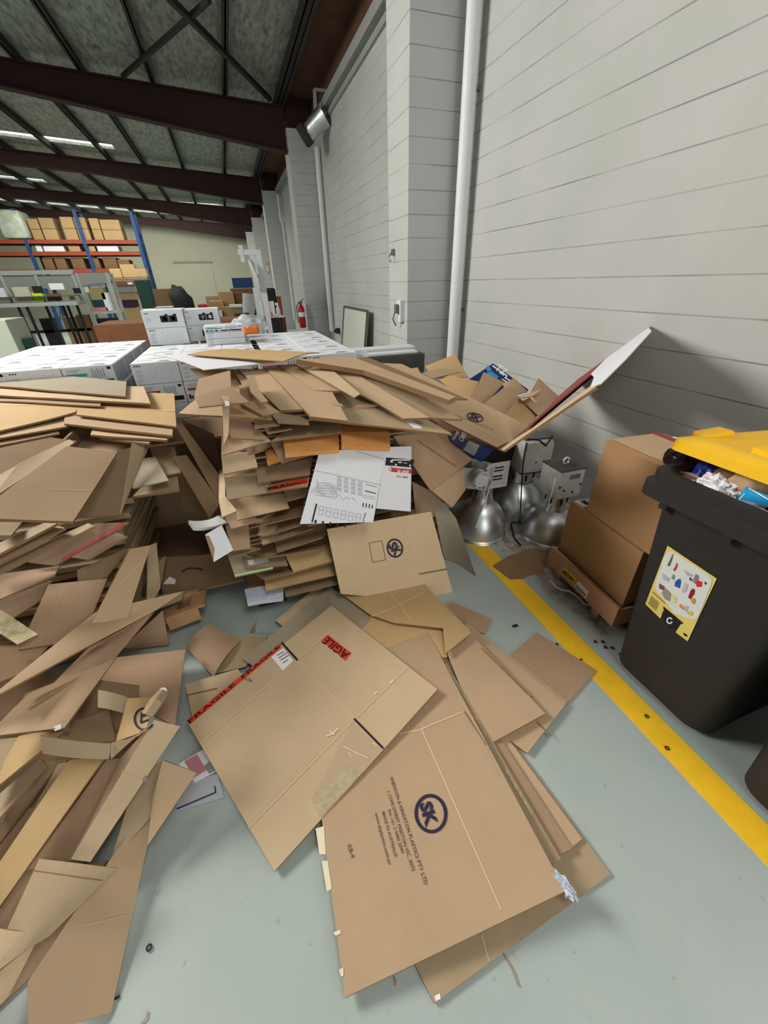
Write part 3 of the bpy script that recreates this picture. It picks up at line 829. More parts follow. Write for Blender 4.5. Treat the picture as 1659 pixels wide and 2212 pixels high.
d = strokes(f2, 'tape_wrinkle', [[(740, 1612), (768, 1626), (795, 1638)], [(752, 1625), (760, 1636)], [(805, 1604), (815, 1612)]], 2, mat('torn_tape', (224, 206, 180), .4), .003)  # thin pale lines painted as glints on the clear tape
# cartons left of the AGILE one
o = fs('cardboard_sheet', 'curled brown sheet on the floor left of the grey backed board', [(402, 1400, .03), (452, 1347, .07), (520, 1385, .03), (462, 1462, .02)], KRAFT4, curl=.02)
o = fs('cardboard_sheet', 'brown sheet tucked under the grey backed board', [(490, 1370, .03), (578, 1376, .03), (530, 1440, .025), (464, 1455, .02)], KRAFT3)
o = fs('cardboard_sheet', 'pale cut flap beneath the red taped edge of the AGILE carton', [(400, 1478, .05), (514, 1445, .06), (530, 1470, .06), (418, 1560, .05)], KRAFT2)
crease(o, [[(402, 1503), (470, 1487)]], 3, CREASED)
o = sheet('torn_strip', 'narrow torn brown strip standing on the floor near the grey board', [(540, 1368, .0), (551, 1366, .0), (558, 1332, .10), (549, 1352, .07)], KRAFT3, None, .003, cat='cardboard scrap')

# logo card leaning on the central stack
g1 = sheet('cardboard_sheet', 'upright tan card with small round logo leaning on the central stack', [(706, 1143, 'Y', 1.72), (931, 1105, 'Y', 1.68), (985, 1305, 'Y', 1.49), (736, 1283, 'Y', 1.62)], KRAFT2, None, .006, 'cards leaning on the central stack', wob=.002)
crease(g1, [[(772, 1133), (812, 1272)], [(868, 1118), (905, 1235)]], 3)
strokes(g1, 'score_line', [[(905, 1240), (965, 1229)]], 3, CREASED)
sk_logo(g1, (853, 1184), 16, 19, 3.8, INK, (838, 1179), (855, 1203), ang=-.2)
strokes(g1, 'printed_box', [[(797, 1173), (825, 1168), (833, 1209), (805, 1215), (797, 1173)]], 1.3, INKF)
# grey sheet slumped at its right
sheet('cardboard_sheet', 'curved grey brown sheet slumped between the logo card and the lamps', [(928, 1055, 'Y', 1.86), (986, 1121, 'Y', 1.80), (1028, 1246, .003), (960, 1206, .012)], GREYBD, None, .004, 'cards leaning on the central stack', curl=-.03)
o = sheet('cardboard_sheet', 'torn dark brown cardboard lying across the yellow line before the crate',
      [(1064, 1222, .006), (1100, 1200, .006), (1158, 1184, .006), (1186, 1192, .006), (1180, 1222, .006), (1170, 1238, .006), (1150, 1240, .006), (1128, 1250, .006), (1102, 1251, .006)], mat('kraft_torn', (146, 112, 82), .8, var=.1), None, .004, plane=[(1064, 1222, .006), (1158, 1184, .006), (1102, 1251, .006)])

# ------------------------------------------------------------------ central stack
GC = 'flattened cartons of the central stack'
YF, YB = 1.70, 1.80
# sheets inside the stack, only their edges show
for k in range(30):
    z = .16 + k * .031
    mb = MB(); a = R.uniform(-.05, .05)
    x0, x1 = -.19 + k * .004 + R.uniform(-.02, .05), .62 + k * .006 + R.uniform(-.08, .08)
    Rz = Matrix.Translation((0.2, 2.3, z)) @ Matrix.Rotation(a, 4, 'Z')
    mb.box(x0 - .2, x1 - .2, -.46 + R.uniform(-.005, .05), .5 + R.uniform(-.05, .05), 0, .009, 0, Rz)
    o = mb.build('cardboard_sheet', R.choice([KRAFT3, KRAFT4, KRAFT]))
    tag(o, 'flattened brown carton inside the central stack, only its edges showing', 'cardboard sheet', 'buried cartons of the central stack')
STR = [  # px corners TL TR BR BL, colour, label
 ([(420, 858), (500, 836), (540, 870), (430, 880)], KRAFT4, 'brown sheet at the upper left corner of the central stack, under the white faced sheet'),
 ([(541, 846), (561, 845), (579, 867), (564, 869)], KRAFT3, 'small dark flap left of the two big drooping sheets'),
 ([(521, 870), (562, 862), (606, 890), (567, 897)], KRAFT4, 'brown flap below the small dark flap at the stack top'),
 ([(487, 883), (550, 884), (588, 905), (487, 898)], KRAFT5, 'golden strip edge left near the top of the central stack'),
 ([(549, 906), (594, 904), (604, 917), (550, 924)], KRAFT4, 'short brown band under the golden strip'),
 ([(590, 900), (665, 905), (668, 916), (600, 912)], KRAFT3, 'thin band under the drooping sheet corner'),
 ([(570, 922), (623, 917), (630, 925), (578, 936)], KRAFT3, 'thin pale edged band above the left orange envelope'),
 ([(489, 903), (541, 912), (584, 951), (500, 946)], KRAFT4, 'brown slanting sheet below the golden strip'),
 ([(621, 930), (740, 916), (738, 935), (587, 953)], KRAFT3, 'long brown band just above the orange envelopes'),
 ([(520, 940), (561, 937), (586, 953), (527, 970)], KRAFT3, 'tan band left of the orange envelopes'),
 ([(479, 938), (520, 949), (533, 967), (480, 983)], KRAFT4, 'leftmost brown band level with the orange envelopes'),
 ([(531, 966), (586, 961), (568, 972), (536, 981)], KRAFT3, 'thin brown band under the tan band left of the envelopes'),
 ([(583, 955), (640, 953), (684, 979), (608, 1002)], KRAFT4, 'mauve brown sheet behind the left orange envelope'),
 ([(572, 976), (592, 969), (606, 994), (578, 1004)], ORANGE, 'crumpled orange paper piece at the left of the mauve sheet'),
 ([(478, 986), (549, 978), (557, 1009), (482, 1024)], KRAFT3, 'tan flap at the left edge below the envelopes'),
 ([(485, 1010), (552, 1004), (555, 1024), (486, 1031)], KRAFT3, 'tan flap under the one at the left edge'),
 ([(552, 1011), (676, 990), (669, 1025), (556, 1042)], KRAFT4, 'wide mauve band left of the white printed sheet'),
 ([(484, 1030), (548, 1024), (615, 1058), (491, 1080)], KRAFT3, 'wide brown flap left of the fragile taped band'),
 ([(612, 1055), (664, 1046), (660, 1071), (619, 1083)], KRAFT4, 'brown band under the fragile taped band'),
 ([(507, 1080), (613, 1067), (625, 1098), (512, 1124)], KRAFT, 'bright tan box flap folded down in mid stack'),
 ([(473, 1080), (487, 1072), (512, 1104), (480, 1118)], KRAFT2, 'crumpled pale corner at the left of the folded flap'),
 ([(480, 1105), (515, 1108), (567, 1124), (500, 1142)], KRAFT4, 'brown pointed flap under the bright tan box flap'),
 ([(568, 1120), (655, 1086), (653, 1114), (538, 1140)], KDARK, 'dark brown band under the folded box flap'),
 ([(536, 1152), (652, 1113), (649, 1134), (570, 1158)], KRAFT4, 'brown band with torn paper right of the left flap'),
 ([(556, 1156), (650, 1130), (676, 1141), (567, 1176)], KRAFT3, 'band with clear tape below the torn paper'),
 ([(487, 1136), (537, 1138), (541, 1185), (502, 1191)], KRAFT4, 'grey brown flap at the left edge beside the clear tape'),
 ([(594, 1175), (706, 1141), (697, 1160), (599, 1193)], KRAFT, 'curved tan band below the white printed sheet'),
 ([(547, 1197), (712, 1171), (690, 1186), (550, 1208)], KRAFT4, 'long reddish band below the curved tan one'),
 ([(489, 1197), (540, 1182), (563, 1184), (496, 1205)], KRAFT3, 'thin grey brown edge above the green taped sheet'),
 ([(523, 1198), (614, 1196), (622, 1220), (531, 1227)], KRAFT3, 'grey brown band carrying a white label'),
 ([(493, 1203), (530, 1196), (590, 1229), (508, 1247)], GREYBD, 'greyish sheet with green tape along its lower edge'),
 ([(614, 1195), (718, 1179), (721, 1211), (634, 1237)], KRAFT5, 'yellowish tan flap at the lower right of the stack'),
 ([(552, 1240), (632, 1228), (722, 1213), (572, 1253)], KRAFT, 'tan band under the yellowish flap'),
 ([(570, 1250), (728, 1213), (729, 1241), (576, 1277)], KRAFT5, 'golden rounded band near the bottom of the stack'),
 ([(612, 1266), (728, 1238), (731, 1259), (617, 1289)], KRAFT3, 'lowest tan band at the foot of the central stack'),
]
for i, (q, m_, lab) in enumerate(STR):
    j = R.uniform(-.012, .012)
    pts = [(q[0][0], q[0][1], 'Y', YB + j), (q[1][0], q[1][1], 'Y', YB + j), (q[2][0], q[2][1], 'Y', YF + j), (q[3][0], q[3][1], 'Y', YF + j)]
    o = sheet('cardboard_sheet', lab, pts, m_, None, .006, GC, back=.35, wob=.006)
    if 'white label' in lab: d = decal(o, 'white_label', [(534, 1210), (578, 1206), (580, 1214), (538, 1222)], PAPER, n=3)
    if 'green tape' in lab:
        d = strokes(o, 'green_tape', [[(508, 1244), (590, 1227)]], 3, GREENT); d['label'] = 'pale green tape'
    if 'clear tape' in lab: d = decal(o, 'tape', [(560, 1160), (600, 1148), (610, 1162), (572, 1174)], CTAPE)
fr = sheet('cardboard_sheet', 'brown band with red FRAGILE tape left of the white printed sheet', [(587, 1043, 'Y', YB - .05), (669, 1024, 'Y', YB - .05), (665, 1050, 'Y', YF - .05), (576, 1062, 'Y', YF - .05)], KRAFT, None, .006, GC, back=.35)
d = decal(fr, 'red_tape', [(576, 1054), (664, 1032), (664, 1043), (580, 1061)], REDTAPE); d['label'] = 'red fragile tape'
write(fr, 'FRAGILE', (582, 1060), (664, 1042), BLACK, 1.0, 'tape_text', .003, d)
d = decal(fr, 'shiny_tape', [(568, 1042), (572, 1042), (580, 1052), (576, 1053)], PAPER, n=2)
# orange padded envelopes
GE = 'orange padded envelopes in the central stack'
for q, lab in (([(611, 951), (731, 937), (733, 971), (616, 981)], 'left orange padded envelope poking out of the central stack'), ([(736, 935), (842, 934), (843, 969), (738, 964)], 'right orange padded envelope above the white printed sheet')):
    o = sheet('padded_envelope', lab, [(q[0][0], q[0][1], 'Y', YB - .04), (q[1][0], q[1][1], 'Y', YB - .04), (q[2][0], q[2][1], 'Y', YF - .06), (q[3][0], q[3][1], 'Y', YF - .06)], ORANGE, ORANGE, .02, GE, back=.25, wob=.012, cat='envelope')
# white printed sheets
w2 = sheet('printed_card', 'white carton panel with red and black print, right of the big white sheet', [(834, 966, 'Y', 1.74), (889, 964, 'Y', 1.74), (887, 1105, 'Y', 1.68), (812, 1098, 'Y', 1.68)], WHITEBD, WEDGE, .005, 'white panels hanging on the stack', wob=.004, cat='carton panel')
pr = decal(w2, 'printed_band', [(834, 988), (895, 993), (892, 1010), (832, 1005)], BLACK, .001); pr['label'] = 'black printed band with white pictures'
for a, b in (((843, 994), (848, 999)), ((860, 997), (868, 1000)), ((872, 999), (879, 1001)), ((853, 1002), (857, 1006)), ((884, 1003), (887, 1008)), ((846, 992), (886, 995))):
    decal(w2, 'printed_picture', [a, (b[0], a[1] + .5), b, (a[0], b[1] - .5)], PAPER, .002, n=2)
rb = decal(w2, 'red_band', [(845, 1010), (890, 1014), (889, 1023), (845, 1019)], RED, .001)
write(w2, '8MP IR', (883, 1016), (858, 1014), PAPER, 1.0, 'band_text', .002, rb)
ring(w2, (844, 1013), 4, 4, 1.2, RED, 'printed_badge', 16)
for a, b, m_ in (((881, 1029), (870, 1028), BLACK), ((867, 1028), (857, 1026), RED)): write(w2, 'NVR', a, b, m_, 1.0)
w1 = sheet('printed_card', 'big white sheet with line drawings hanging on the front of the stack', [(690, 974, 'Y', 1.71), (834, 969, 'Y', 1.71), (806, 1128, 'Y', 1.60), (648, 1132, 'Y', 1.62)], WHITEBD, WEDGE, .005, 'white panels hanging on the stack', wob=.003, cat='carton panel')
crease(w1, [[(675, 1015), (825, 1048)]], 1.2, GREYINK)
strokes(w1, 'wear_line', [[(770, 975), (830, 992)]], 1.5, GREYINK)
L_ = []
for i in range(9):
    x = 686 + i * 5; L_.append([(x, 1048 + 3 * math.sin(i)), (x + 4, 1066 + 8 * math.sin(i * 1.3))])
for j in range(6): L_.append([(684 - j, 1044 + j * 5), (708, 1043 + j * 6), (728, 1052 + j * 4)])
L_ += [[(684, 1034), (688, 1050), (680, 1060), (672, 1064), (676, 1056), (684, 1052)], [(700, 1044), (722, 1056), (730, 1070), (723, 1078), (700, 1070), (684, 1060)], [(733, 1068), (740, 1080), (748, 1074), (757, 1078)], [(760, 1074), (768, 1082)]]
strokes(w1, 'line_drawing', L_, 1.0, GREYINK)
L_ = []
for c_ in range(4):
    for r_ in range(7): L_.append([(728 + c_ * 15, 1030 + c_ * 3.4 + r_ * 4.6 + (r_ % 2)), (738 + c_ * 15, 1032.5 + c_ * 3.4 + r_ * 4.6)])
strokes(w1, 'spec_table', L_, 2.0, GREYINK)
for a, b in (((814, 1052), (790, 1046)), ((812, 1066), (788, 1060)), ((811, 1074), (785, 1070)), ((810, 1079), (784, 1074))): strokes(w1, 'printed_line', [[a, b]], 2.2 if a[1] in (1052, 1066) else 1.2, INKF if a[1] == 1066 else GREYINK)
strokes(w1, 'printed_bar', [[(684, 1088), (674, 1128)]], 3.5, BLACK)
for i in range(5): strokes(w1, 'icon', [[(682 + i * 16, 1123 + i * 2.6), (681 + i * 16, 1130 + i * 2.2)]], 4.5, BLACK)
L_ = []
for i in range(6):
    x, y = 690 + i * 16, 1093 + i * 3.2; L_.append([(x, y), (x + 10, y + 2), (x + 7, y + 20), (x - 3, y + 18), (x, y)]); L_.append([(x - 2, y + 8), (x + 8, y + 10)])
strokes(w1, 'line_drawing', L_, 1.1, GREYINK)
write(w1, 'OPTIONS', (786, 1128), (791, 1108), BLACK, 1.0)
for i in range(4): strokes(w1, 'icon', [[(785 + i * 6.5, 1086 + i * 1.4), (784 + i * 6.5, 1095 + i * 1.2)]], 2.2, BLACK)
# cartons draping over the top
def top(label, pts, face=KRAFT, t=.009, **k): return sheet('cardboard_sheet', label, pts, face, None, t, GC, **k)
top('large brown sheet jutting left from the top of the stack towards the white cartons', [(386, 893, 1.03), (458, 833, 1.08), (585, 862, 1.06), (582, 904, 1.05)], KRAFT)
top('dark brown sheet below the white faced sheet at the stack top', [(410, 795, 1.15), (512, 798, 1.14), (545, 850, 1.10), (470, 838, 1.10)], KRAFT4)
o = top('long brown sheet drooping right under the drooping pair, white tape near its corner', [(590, 800, 1.14), (800, 830, 1.10), (977, 938, .99), (672, 904, 1.075)], KRAFT3)
decal(o, 'tape', [(868, 905), (885, 905), (914, 926), (895, 926)], PAPER, n=3)
top('short brown sheet with pale edge left of the drooping pair', [(505, 800, 1.16), (536, 800, 1.16), (560, 842, 1.125), (527, 838, 1.12)], KRAFT4)
top('left sheet of the drooping pair at the stack top', [(514, 796, 1.175), (584, 796, 1.175), (656, 884, 1.10), (605, 886, 1.095)], KRAFT, t=.012)
o = top('right sheet of the drooping pair, wider, with a grey tape mark', [(572, 794, 1.18), (690, 794, 1.17), (752, 909, 1.09), (671, 900, 1.095)], KRAFT, t=.012)
decal(o, 'tape_mark', [(716, 869), (738, 873), (741, 879), (720, 876)], KRAFT3, n=2)
top('brown sheet end lying over the wide drooping sheet', [(600, 788, 1.19), (690, 785, 1.19), (756, 846, 1.13), (679, 844, 1.13)], KRAFT, t=.012)
top('narrow pale edged sheet lying above the wide drooping sheet', [(636, 786, 1.195), (700, 785, 1.195), (778, 850, 1.14), (765, 858, 1.135)], KRAFT2, t=.006)
top('stepped brown sheet ending left of the long logo sheet', [(640, 783, 1.20), (740, 790, 1.19), (928, 902, 1.05), (871, 904, 1.05), (808, 867, 1.09)], KRAFT, t=.012, plane=[(640, 783, 1.20), (740, 790, 1.19), (871, 904, 1.05)])
top('brown sheet directly under the long logo sheet', [(690, 782, 1.205), (800, 800, 1.18), (1000, 905, 1.0), (930, 902, 1.03)], KRAFT3, t=.010)
ts = top('long tan sheet with small round logo reaching right to the leaning board', [(690, 778, 1.215), (868, 786, 1.20), (1158, 928, .91), (1074, 966, .86)], KRAFT, t=.012, wob=.002)
crease(ts, [[(930, 873), (1094, 956)]], 2)
sk_logo(ts, (1026, 902), 17, 8.5, 2.6, INK, (1013, 902), (1035, 912), ang=.25)
write(ts, 'SHEDDON & KINGSTON PLASTICS PTY LTD', (980, 897), (1066, 930), INKF, .8)
top('dark thin sheet edge above the thick top bundle', [(752, 772, 1.225), (800, 774, 1.22), (1010, 862, 1.09), (985, 862, 1.09)], KDARK, t=.008)
top('thick brown bundle on the very top, its tip pointing right', [(640, 776, 1.24), (760, 770, 1.23), (985, 857, 1.11), (969, 864, 1.11), (786, 800, 1.19)], KRAFT, t=.026, plane=[(640, 776, 1.24), (760, 770, 1.23), (969, 864, 1.11)])
tb = sheet('cardboard_sheet', 'curled top sheet of the stack with white face and brown back', [(330, 767, 1.21), (600, 757, 1.22), (610, 781, 1.215), (440, 799, 1.20)], WHITEBD, WEDGE, .004, GC, curl=.015, axis=1, wob=.006)
top('brown sheet lying on the white faced sheet at the stack top', [(405, 766, 1.235), (512, 753, 1.24), (690, 762, 1.235), (612, 781, 1.235)], KRAFT5, t=.005, curl=.01)
# torn ribbon at the left corner
sheet('torn_strip', 'long torn pale paper strip hanging down the left edge of the stack', [(474, 858, 'Y', 1.70), (492, 868, 'Y', 1.68), (490, 940, 'Y', 1.66), (480, 965, 'Y', 1.67)], KRAFT2, None, .003, cat='cardboard scrap', wob=.03)
o = sheet('torn_strip', 'small bent tan scrap with white sticker at the stack left corner', [(478, 854, 'Y', 1.72), (496, 858, 'Y', 1.70), (494, 876, 'Y', 1.68), (484, 872, 'Y', 1.68)], KRAFT5, None, .003, cat='cardboard scrap')
decal(o, 'sticker', [(485, 866), (495, 867), (496, 876), (486, 878)], PAPER, n=2)
# plastic wrap bundle at the foot and the pallet below
e = empty('wrapped_bundle', unp((580, 1290, .06)), 'silvery plastic wrapped bundle at the foot of the central stack', 'bundle')
v, f = quadgrid([unp((528, 1272, 'Y', 1.80)), unp((612, 1255, 'Y', 1.80)), unp((612, 1290, 'Y', 1.70)), unp((534, 1300, 'Y', 1.70))], 12, .035)
solid('wrap', v, f, .03, [mat('silver_wrap', (196, 206, 222), .2, var=.3, scale=20, bump=.8, spec=.8), WHITEP], e)
MB().box(-.16, .0, 1.80, 2.7, .0, .04).build('dark_base', DARKM, e)
mb = MB()
e = empty('pallet', (.2, 2.3, 0), 'low timber pallet under the central cardboard stack', 'pallet')
for i in range(5): MB().box(-.2, .8, 1.86 + i * .2, 1.96 + i * .2, .1, .125).build('deck_board', WOOD, e)
for i in range(3): MB().box(.02 + .34 * i, .1 + .34 * i, 1.86, 2.8, 0, .1).build('runner', WOOD, e)

# ------------------------------------------------------------------ right slope of the heap, leaning board, loose flaps
GR = 'loose carton flaps behind the long logo sheet'
def flap(label, q, face=KRAFT, t=.005, **k): return sheet('carton_flap', label, q, face, None, t, GR, cat='carton flap', **k)
flap('tall golden flap highest behind the thick bundle', [(918, 791, 'Y', 2.9), (983, 765, 'Y', 2.9), (1012, 815, 'Y', 2.7), (934, 814, 'Y', 2.7)], KRAFT5)
flap('small torn golden piece beside the grey cabinet', [(868, 800, 'Y', 2.85), (902, 794, 'Y', 2.85), (912, 812, 'Y', 2.75), (880, 812, 'Y', 2.75)], KRAFT5)
flap('greyish flap pointing right in front of the tall golden flap', [(911, 806, 'Y', 2.7), (960, 795, 'Y', 2.7), (994, 803, 'Y', 2.62), (935, 818, 'Y', 2.6)], KRAFT3)
e = sheet('printed_carton', 'navy printed carton with blue swirl logo among the flaps by the wall', [(1008, 823, 'Y', 2.62), (1065, 785, 'Y', 2.62), (1142, 842, 'Y', 2.40), (1080, 862, 'Y', 2.40)], NAVY, NAVY, .012, cat='printed carton')
decal(e, 'swirl_logo', [(1050, 806), (1062, 802), (1078, 814), (1068, 822)], BLUEP); decal(e, 'swirl_logo', [(1048, 794), (1056, 790), (1062, 800), (1054, 804)], BLUEP)
strokes(e, 'white_border', [[(1064, 790), (1095, 812), (1091, 818)]], 3, PAPER)
write(e, 'TZ', (1068, 798), (1088, 812), PAPER, 1.2); 
for i in range(3): strokes(e, 'printed_line', [[(1078 + 6 * i, 822 - 3 * i), (1092 + 9 * i, 832 - 3 * i)]], 2.4, PAPER)
flap('square tan flap below the greyish flap', [(947, 820, 'Y', 2.5), (973, 811, 'Y', 2.5), (1034, 824, 'Y', 2.4), (1016, 870, 'Y', 2.25)], KRAFT5)
flap('pointed tan flap in front of the blue swirl', [(1045, 804, 'Y', 2.3), (1090, 826, 'Y', 2.3), (1040, 882, 'Y', 2.12), (1015, 870, 'Y', 2.12)], KRAFT)
flap('tan flap right of the blue swirl carton', [(1085, 828, 'Y', 2.33), (1112, 817, 'Y', 2.33), (1140, 846, 'Y', 2.25), (1100, 856, 'Y', 2.2)], KRAFT)
flap('large pale tan flap above the small round logo', [(1091, 835, 'Y', 2.2), (1124, 859, 'Y', 2.15), (1090, 902, 'Y', 2.0), (1036, 880, 'Y', 2.05)], KRAFT)
flap('shiny taped tan flap beside the leaning board', [(1121, 858, 'Y', 2.08), (1162, 896, 'Y', 2.0), (1147, 924, 'Y', 1.88), (1090, 899, 'Y', 1.92)], KRAFT5)
e = empty('open_carton', unp((1160, 890, 'Y', 2.1)), 'small open brown carton wedged at the foot of the leaning board', 'carton', GR)
for n_, q in (('flap', [(1121, 857, 'Y', 2.05), (1174, 840, 'Y', 2.12), (1150, 857, 'Y', 2.0), (1128, 860, 'Y', 2.0)]), ('flap', [(1164, 816, 'Y', 2.3), (1207, 855, 'Y', 2.15), (1176, 888, 'Y', 2.0), (1144, 850, 'Y', 2.15)]), ('side_panel', [(1144, 858, 'Y', 2.1), (1178, 886, 'Y', 2.0), (1165, 900, 'Y', 1.95), (1130, 866, 'Y', 2.05)])):
    sheet(n_, None, q, KRAFT, None, .004, parent=e)
# leaning board
pl = [(1405, 706, 'X', XW - .03), (1080, 967, .80), (1207, 852, 'Y', 2.35)]
e = empty('leaning_board', unp((1080, 967, .80)), 'large torn cardboard sheet with maroon face leaning up against the wall', 'cardboard sheet')
sheet('panel', None, [(1405, 704), (1080, 968), (1140, 926), (1207, 855), (1319, 757), (1340, 742), (1392, 698)], MAROON, EDGE, .012, plane=pl, parent=e)
pl2 = [(1405, 706, 'X', XW - .04), (1080, 967, .80), (1207, 852, 'Y', 2.33)]
def lift(p, k=.004): return p
o = sheet('torn_liner', 'white torn paper liner', [(1393, 697), (1407, 715), (1352, 775), (1297, 829), (1274, 838), (1283, 815), (1276, 808), (1338, 745)], WHITEBD, WEDGE, .004, plane=[(1405, 706, 'X', XW - .05), (1080, 967, .812), (1207, 852, 'Y', 2.325)], parent=e)
o = sheet('edge_liner', 'pale torn edge of the board', [(1278, 832), (1288, 835), (1088, 973), (1074, 970), (1148, 926)], KRAFT2, EDGE, .01, plane=[(1405, 706, 'X', XW - .05), (1080, 967, .806), (1207, 852, 'Y', 2.325)], parent=e)
o = sheet('torn_liner', 'brown torn ply at the top edge', [(1392, 700), (1404, 697), (1407, 712), (1400, 706)], KDARK, EDGE, .004, plane=[(1405, 706, 'X', XW - .05), (1080, 967, .812), (1207, 852, 'Y', 2.325)], parent=e)
# cartons sagging below
GB = 'cartons slumped under the right slope of the heap'
a = sheet('cardboard_sheet', 'large brown flattened carton slumping right of the white panels', [(850, 942, 'Y', 1.80), (935, 935, 'Y', 1.86), (1022, 992, 'Y', 1.86), (930, 1060, 'Y', 1.74)], KRAFT4, None, .008, GB)
crease(a, [[(900, 950), (985, 1008)]], 3, CREASED)
sheet('cardboard_sheet', 'lower brown carton corner above the left lamp', [(929, 1057, 'Y', 1.76), (1000, 1010, 'Y', 1.86), (1006, 1058, 'Y', 1.84), (977, 1097, 'Y', 1.78)], KRAFT, None, .008, GB)
sheet('cardboard_sheet', 'brown carton side beneath the slumping carton, behind the grey sheet', [(890, 1040, 'Y', 1.85), (935, 1062, 'Y', 1.85), (960, 1110, 'Y', 1.85), (900, 1125, 'Y', 1.85)], KRAFT4, None, .006, GB)
n_ = sheet('printed_carton', 'navy and grey printed carton hanging below the long logo sheet', [(966, 934, 'Y', 2.0), (1066, 972, 'Y', 1.98), (1040, 998, 'Y', 1.90), (974, 952, 'Y', 1.92)], NAVY, NAVY, .008, GB, cat='printed carton')
decal(n_, 'grey_band', [(1012, 952), (1036, 962), (1024, 985), (1000, 972)], GREYPNL, n=3)
write(n_, 'CART', (998, 956), (1008, 938), PAPER); write(n_, 'SPARE PARTS', (980, 952), (992, 934), PAPER)
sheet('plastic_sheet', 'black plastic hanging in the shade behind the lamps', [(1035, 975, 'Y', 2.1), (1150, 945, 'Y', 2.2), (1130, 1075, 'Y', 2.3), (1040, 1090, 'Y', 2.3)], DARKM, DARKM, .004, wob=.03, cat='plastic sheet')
for k in range(7):
    mb = MB(); z = .05 + k * .10
    x1 = 1.25 - .05 * (k % 3)
    Rz = Matrix.Translation((.95, 2.45, z)) @ Matrix.Rotation(R.uniform(-.12, .12), 4, 'Z') @ Matrix.Rotation(.05, 4, 'Y')
    mb.box(-.4, x1 - .95, -.42, .45, 0, .05, 0, Rz)
    tag(mb.build('cardboard_bundle', KRAFT4), 'brown cardboard bundle buried under the right slope of the heap', 'cardboard bundle', 'buried bundles of the right slope')

for k in range(9):
    z = .0 + k * .085
    Rz = Matrix.Translation((1.62, 2.75 - .02 * k, z)) @ Matrix.Rotation(R.uniform(-.1, .1), 4, 'Z')
    tag(MB().box(-.42, .42 - .015 * k, -.26, .30, 0, .075, 0, Rz).build('cardboard_bundle', KRAFT4), 'brown cardboard bundle buried under the loose flaps by the wall', 'cardboard bundle', 'buried bundles by the wall')

# ------------------------------------------------------------------ left heap
GL = 'flattened cartons of the left heap'
def lerp(x, xs, ys_):
    if x <= xs[0]: return ys_[0]
    for a, b, c, d in zip(xs[:-1], xs[1:], ys_[:-1], ys_[1:]):
        if x <= b: return c + (d - c) * (x - a) / (b - a)
    return ys_[-1]
def heap(x, y, dz=0.0):
    """height of the heap's slope where a pixel meets it"""
    if y <= 1600:
        yy = lerp(y, [900, 1000, 1100, 1140, 1200, 1278, 1350, 1420, 1500, 1600], [2.4, 2.0, 1.76, 1.70, 1.65, 1.60, 1.52, 1.36, 1.14, .95])
        d = ray(x, y); zy = H + d.z * yy / d.y
        if y <= 1480: return (x, y, max(.01, zy + dz))
    base = lerp(y, [900, 940, 1100, 1140, 1200, 1278, 1350, 1440, 1500, 1570, 1669, 1826, 2190], [.96, .92, .77, .68, .55, .39, .29, .24, .25, .24, .16, .08, .012])
    extra = .09 * max(0, 1 - x / 380) * min(1, max(0, (2300 - y) / 700))
    zz = base + extra
    if y <= 1600: zz = zz + (zy - zz) * (1600 - y) / 120
    return (x, y, max(.006, zz + dz))
def lh(label, q, face=KRAFT, dz=(0, 0, 0, 0), t=.007, grp=GL, name='cardboard_sheet', cat='cardboard sheet', **k):
    if isinstance(dz, (int, float)): dz = (dz,) * len(q)
    return sheet(name, label, [heap(x, y, d) for (x, y), d in zip(q, dz)], face, None, t, grp, cat=cat, **k)
UP = (-.03, -.03, .025, .025)      # lower edge lifted over the sheet below
DN = (-.08, -.08, -.05, -.05)
# hidden body of the heap
for k in range(16):
    z = .02 + k * .052
    y0 = lerp(z, [0, .3, .6, .9], [1.62, 1.75, 1.95, 2.3]); x1 = lerp(z, [0, .3, .6, .9], [-.80, -.74, -.68, -.60])
    Rz = Matrix.Translation((x1 - .6, y0 + .5, z)) @ Matrix.Rotation(R.uniform(-.1, .1), 4, 'Z') @ Matrix.Rotation(R.uniform(-.02, .03), 4, 'X')
    mb = MB().box(-.6, .6, -.42, .5, 0, .03, 0, Rz)
    tag(mb.build('cardboard_bundle', R.choice([KRAFT3, KDARK, KRAFT4])), 'brown cardboard bundle buried inside the left heap', 'cardboard bundle', 'buried bundles of the left heap')
def lz(label, q, z, face=KRAFT, t=.008, **k):
    if isinstance(z, (int, float)): z = (z,) * len(q)
    return sheet('cardboard_sheet', label, [(x, y, zz) for (x, y), zz in zip(q, z)], face, None, t, GL, **k)
# top of the heap
lz('grey topped thin sheet uppermost on the left heap', [(-70, 793), (273, 824), (271, 856), (-70, 828)], 1.035, GREYBD, .010)
lz('brown sheet just under the grey topped sheet on the left heap', [(-70, 835), (310, 834), (325, 871), (-70, 850)], 1.015, KRAFT2, .012)
lz('narrow brown sheet end at the middle of the left heap top', [(-70, 845), (217, 862), (217, 877), (-70, 862)], .995, KRAFT3, .008)
o = lz('golden brown sheet at the right of the left heap top', [(170, 846), (376, 849), (381, 921), (165, 895)], (.985, .985, .97, .975), KRAFT5, .010)
crease(o, [[(170, 875), (379, 888)]], 2)
o = lz('pale golden folded sheet at the left edge of the heap top', [(-120, 848), (170, 872), (164, 890), (-120, 960)], (.99, .985, .965, .95), KRAFT5, .010)
crease(o, [[(-100, 872), (168, 876)]], 3)
lz('brown sheet edge under the golden sheet, right of the left heap top', [(140, 895), (374, 918), (372, 940), (138, 915)], .950, KRAFT, .012)
lz('pale sheet edge lowest of the bundle at the left heap top right', [(205, 915), (372, 936), (360, 951), (195, 938)], .925, KRAFT2, .012)
lz('short pale sheet end under that bundle, above the dark gap', [(205, 930), (328, 948), (322, 958), (215, 945)], .905, KRAFT2, .012)
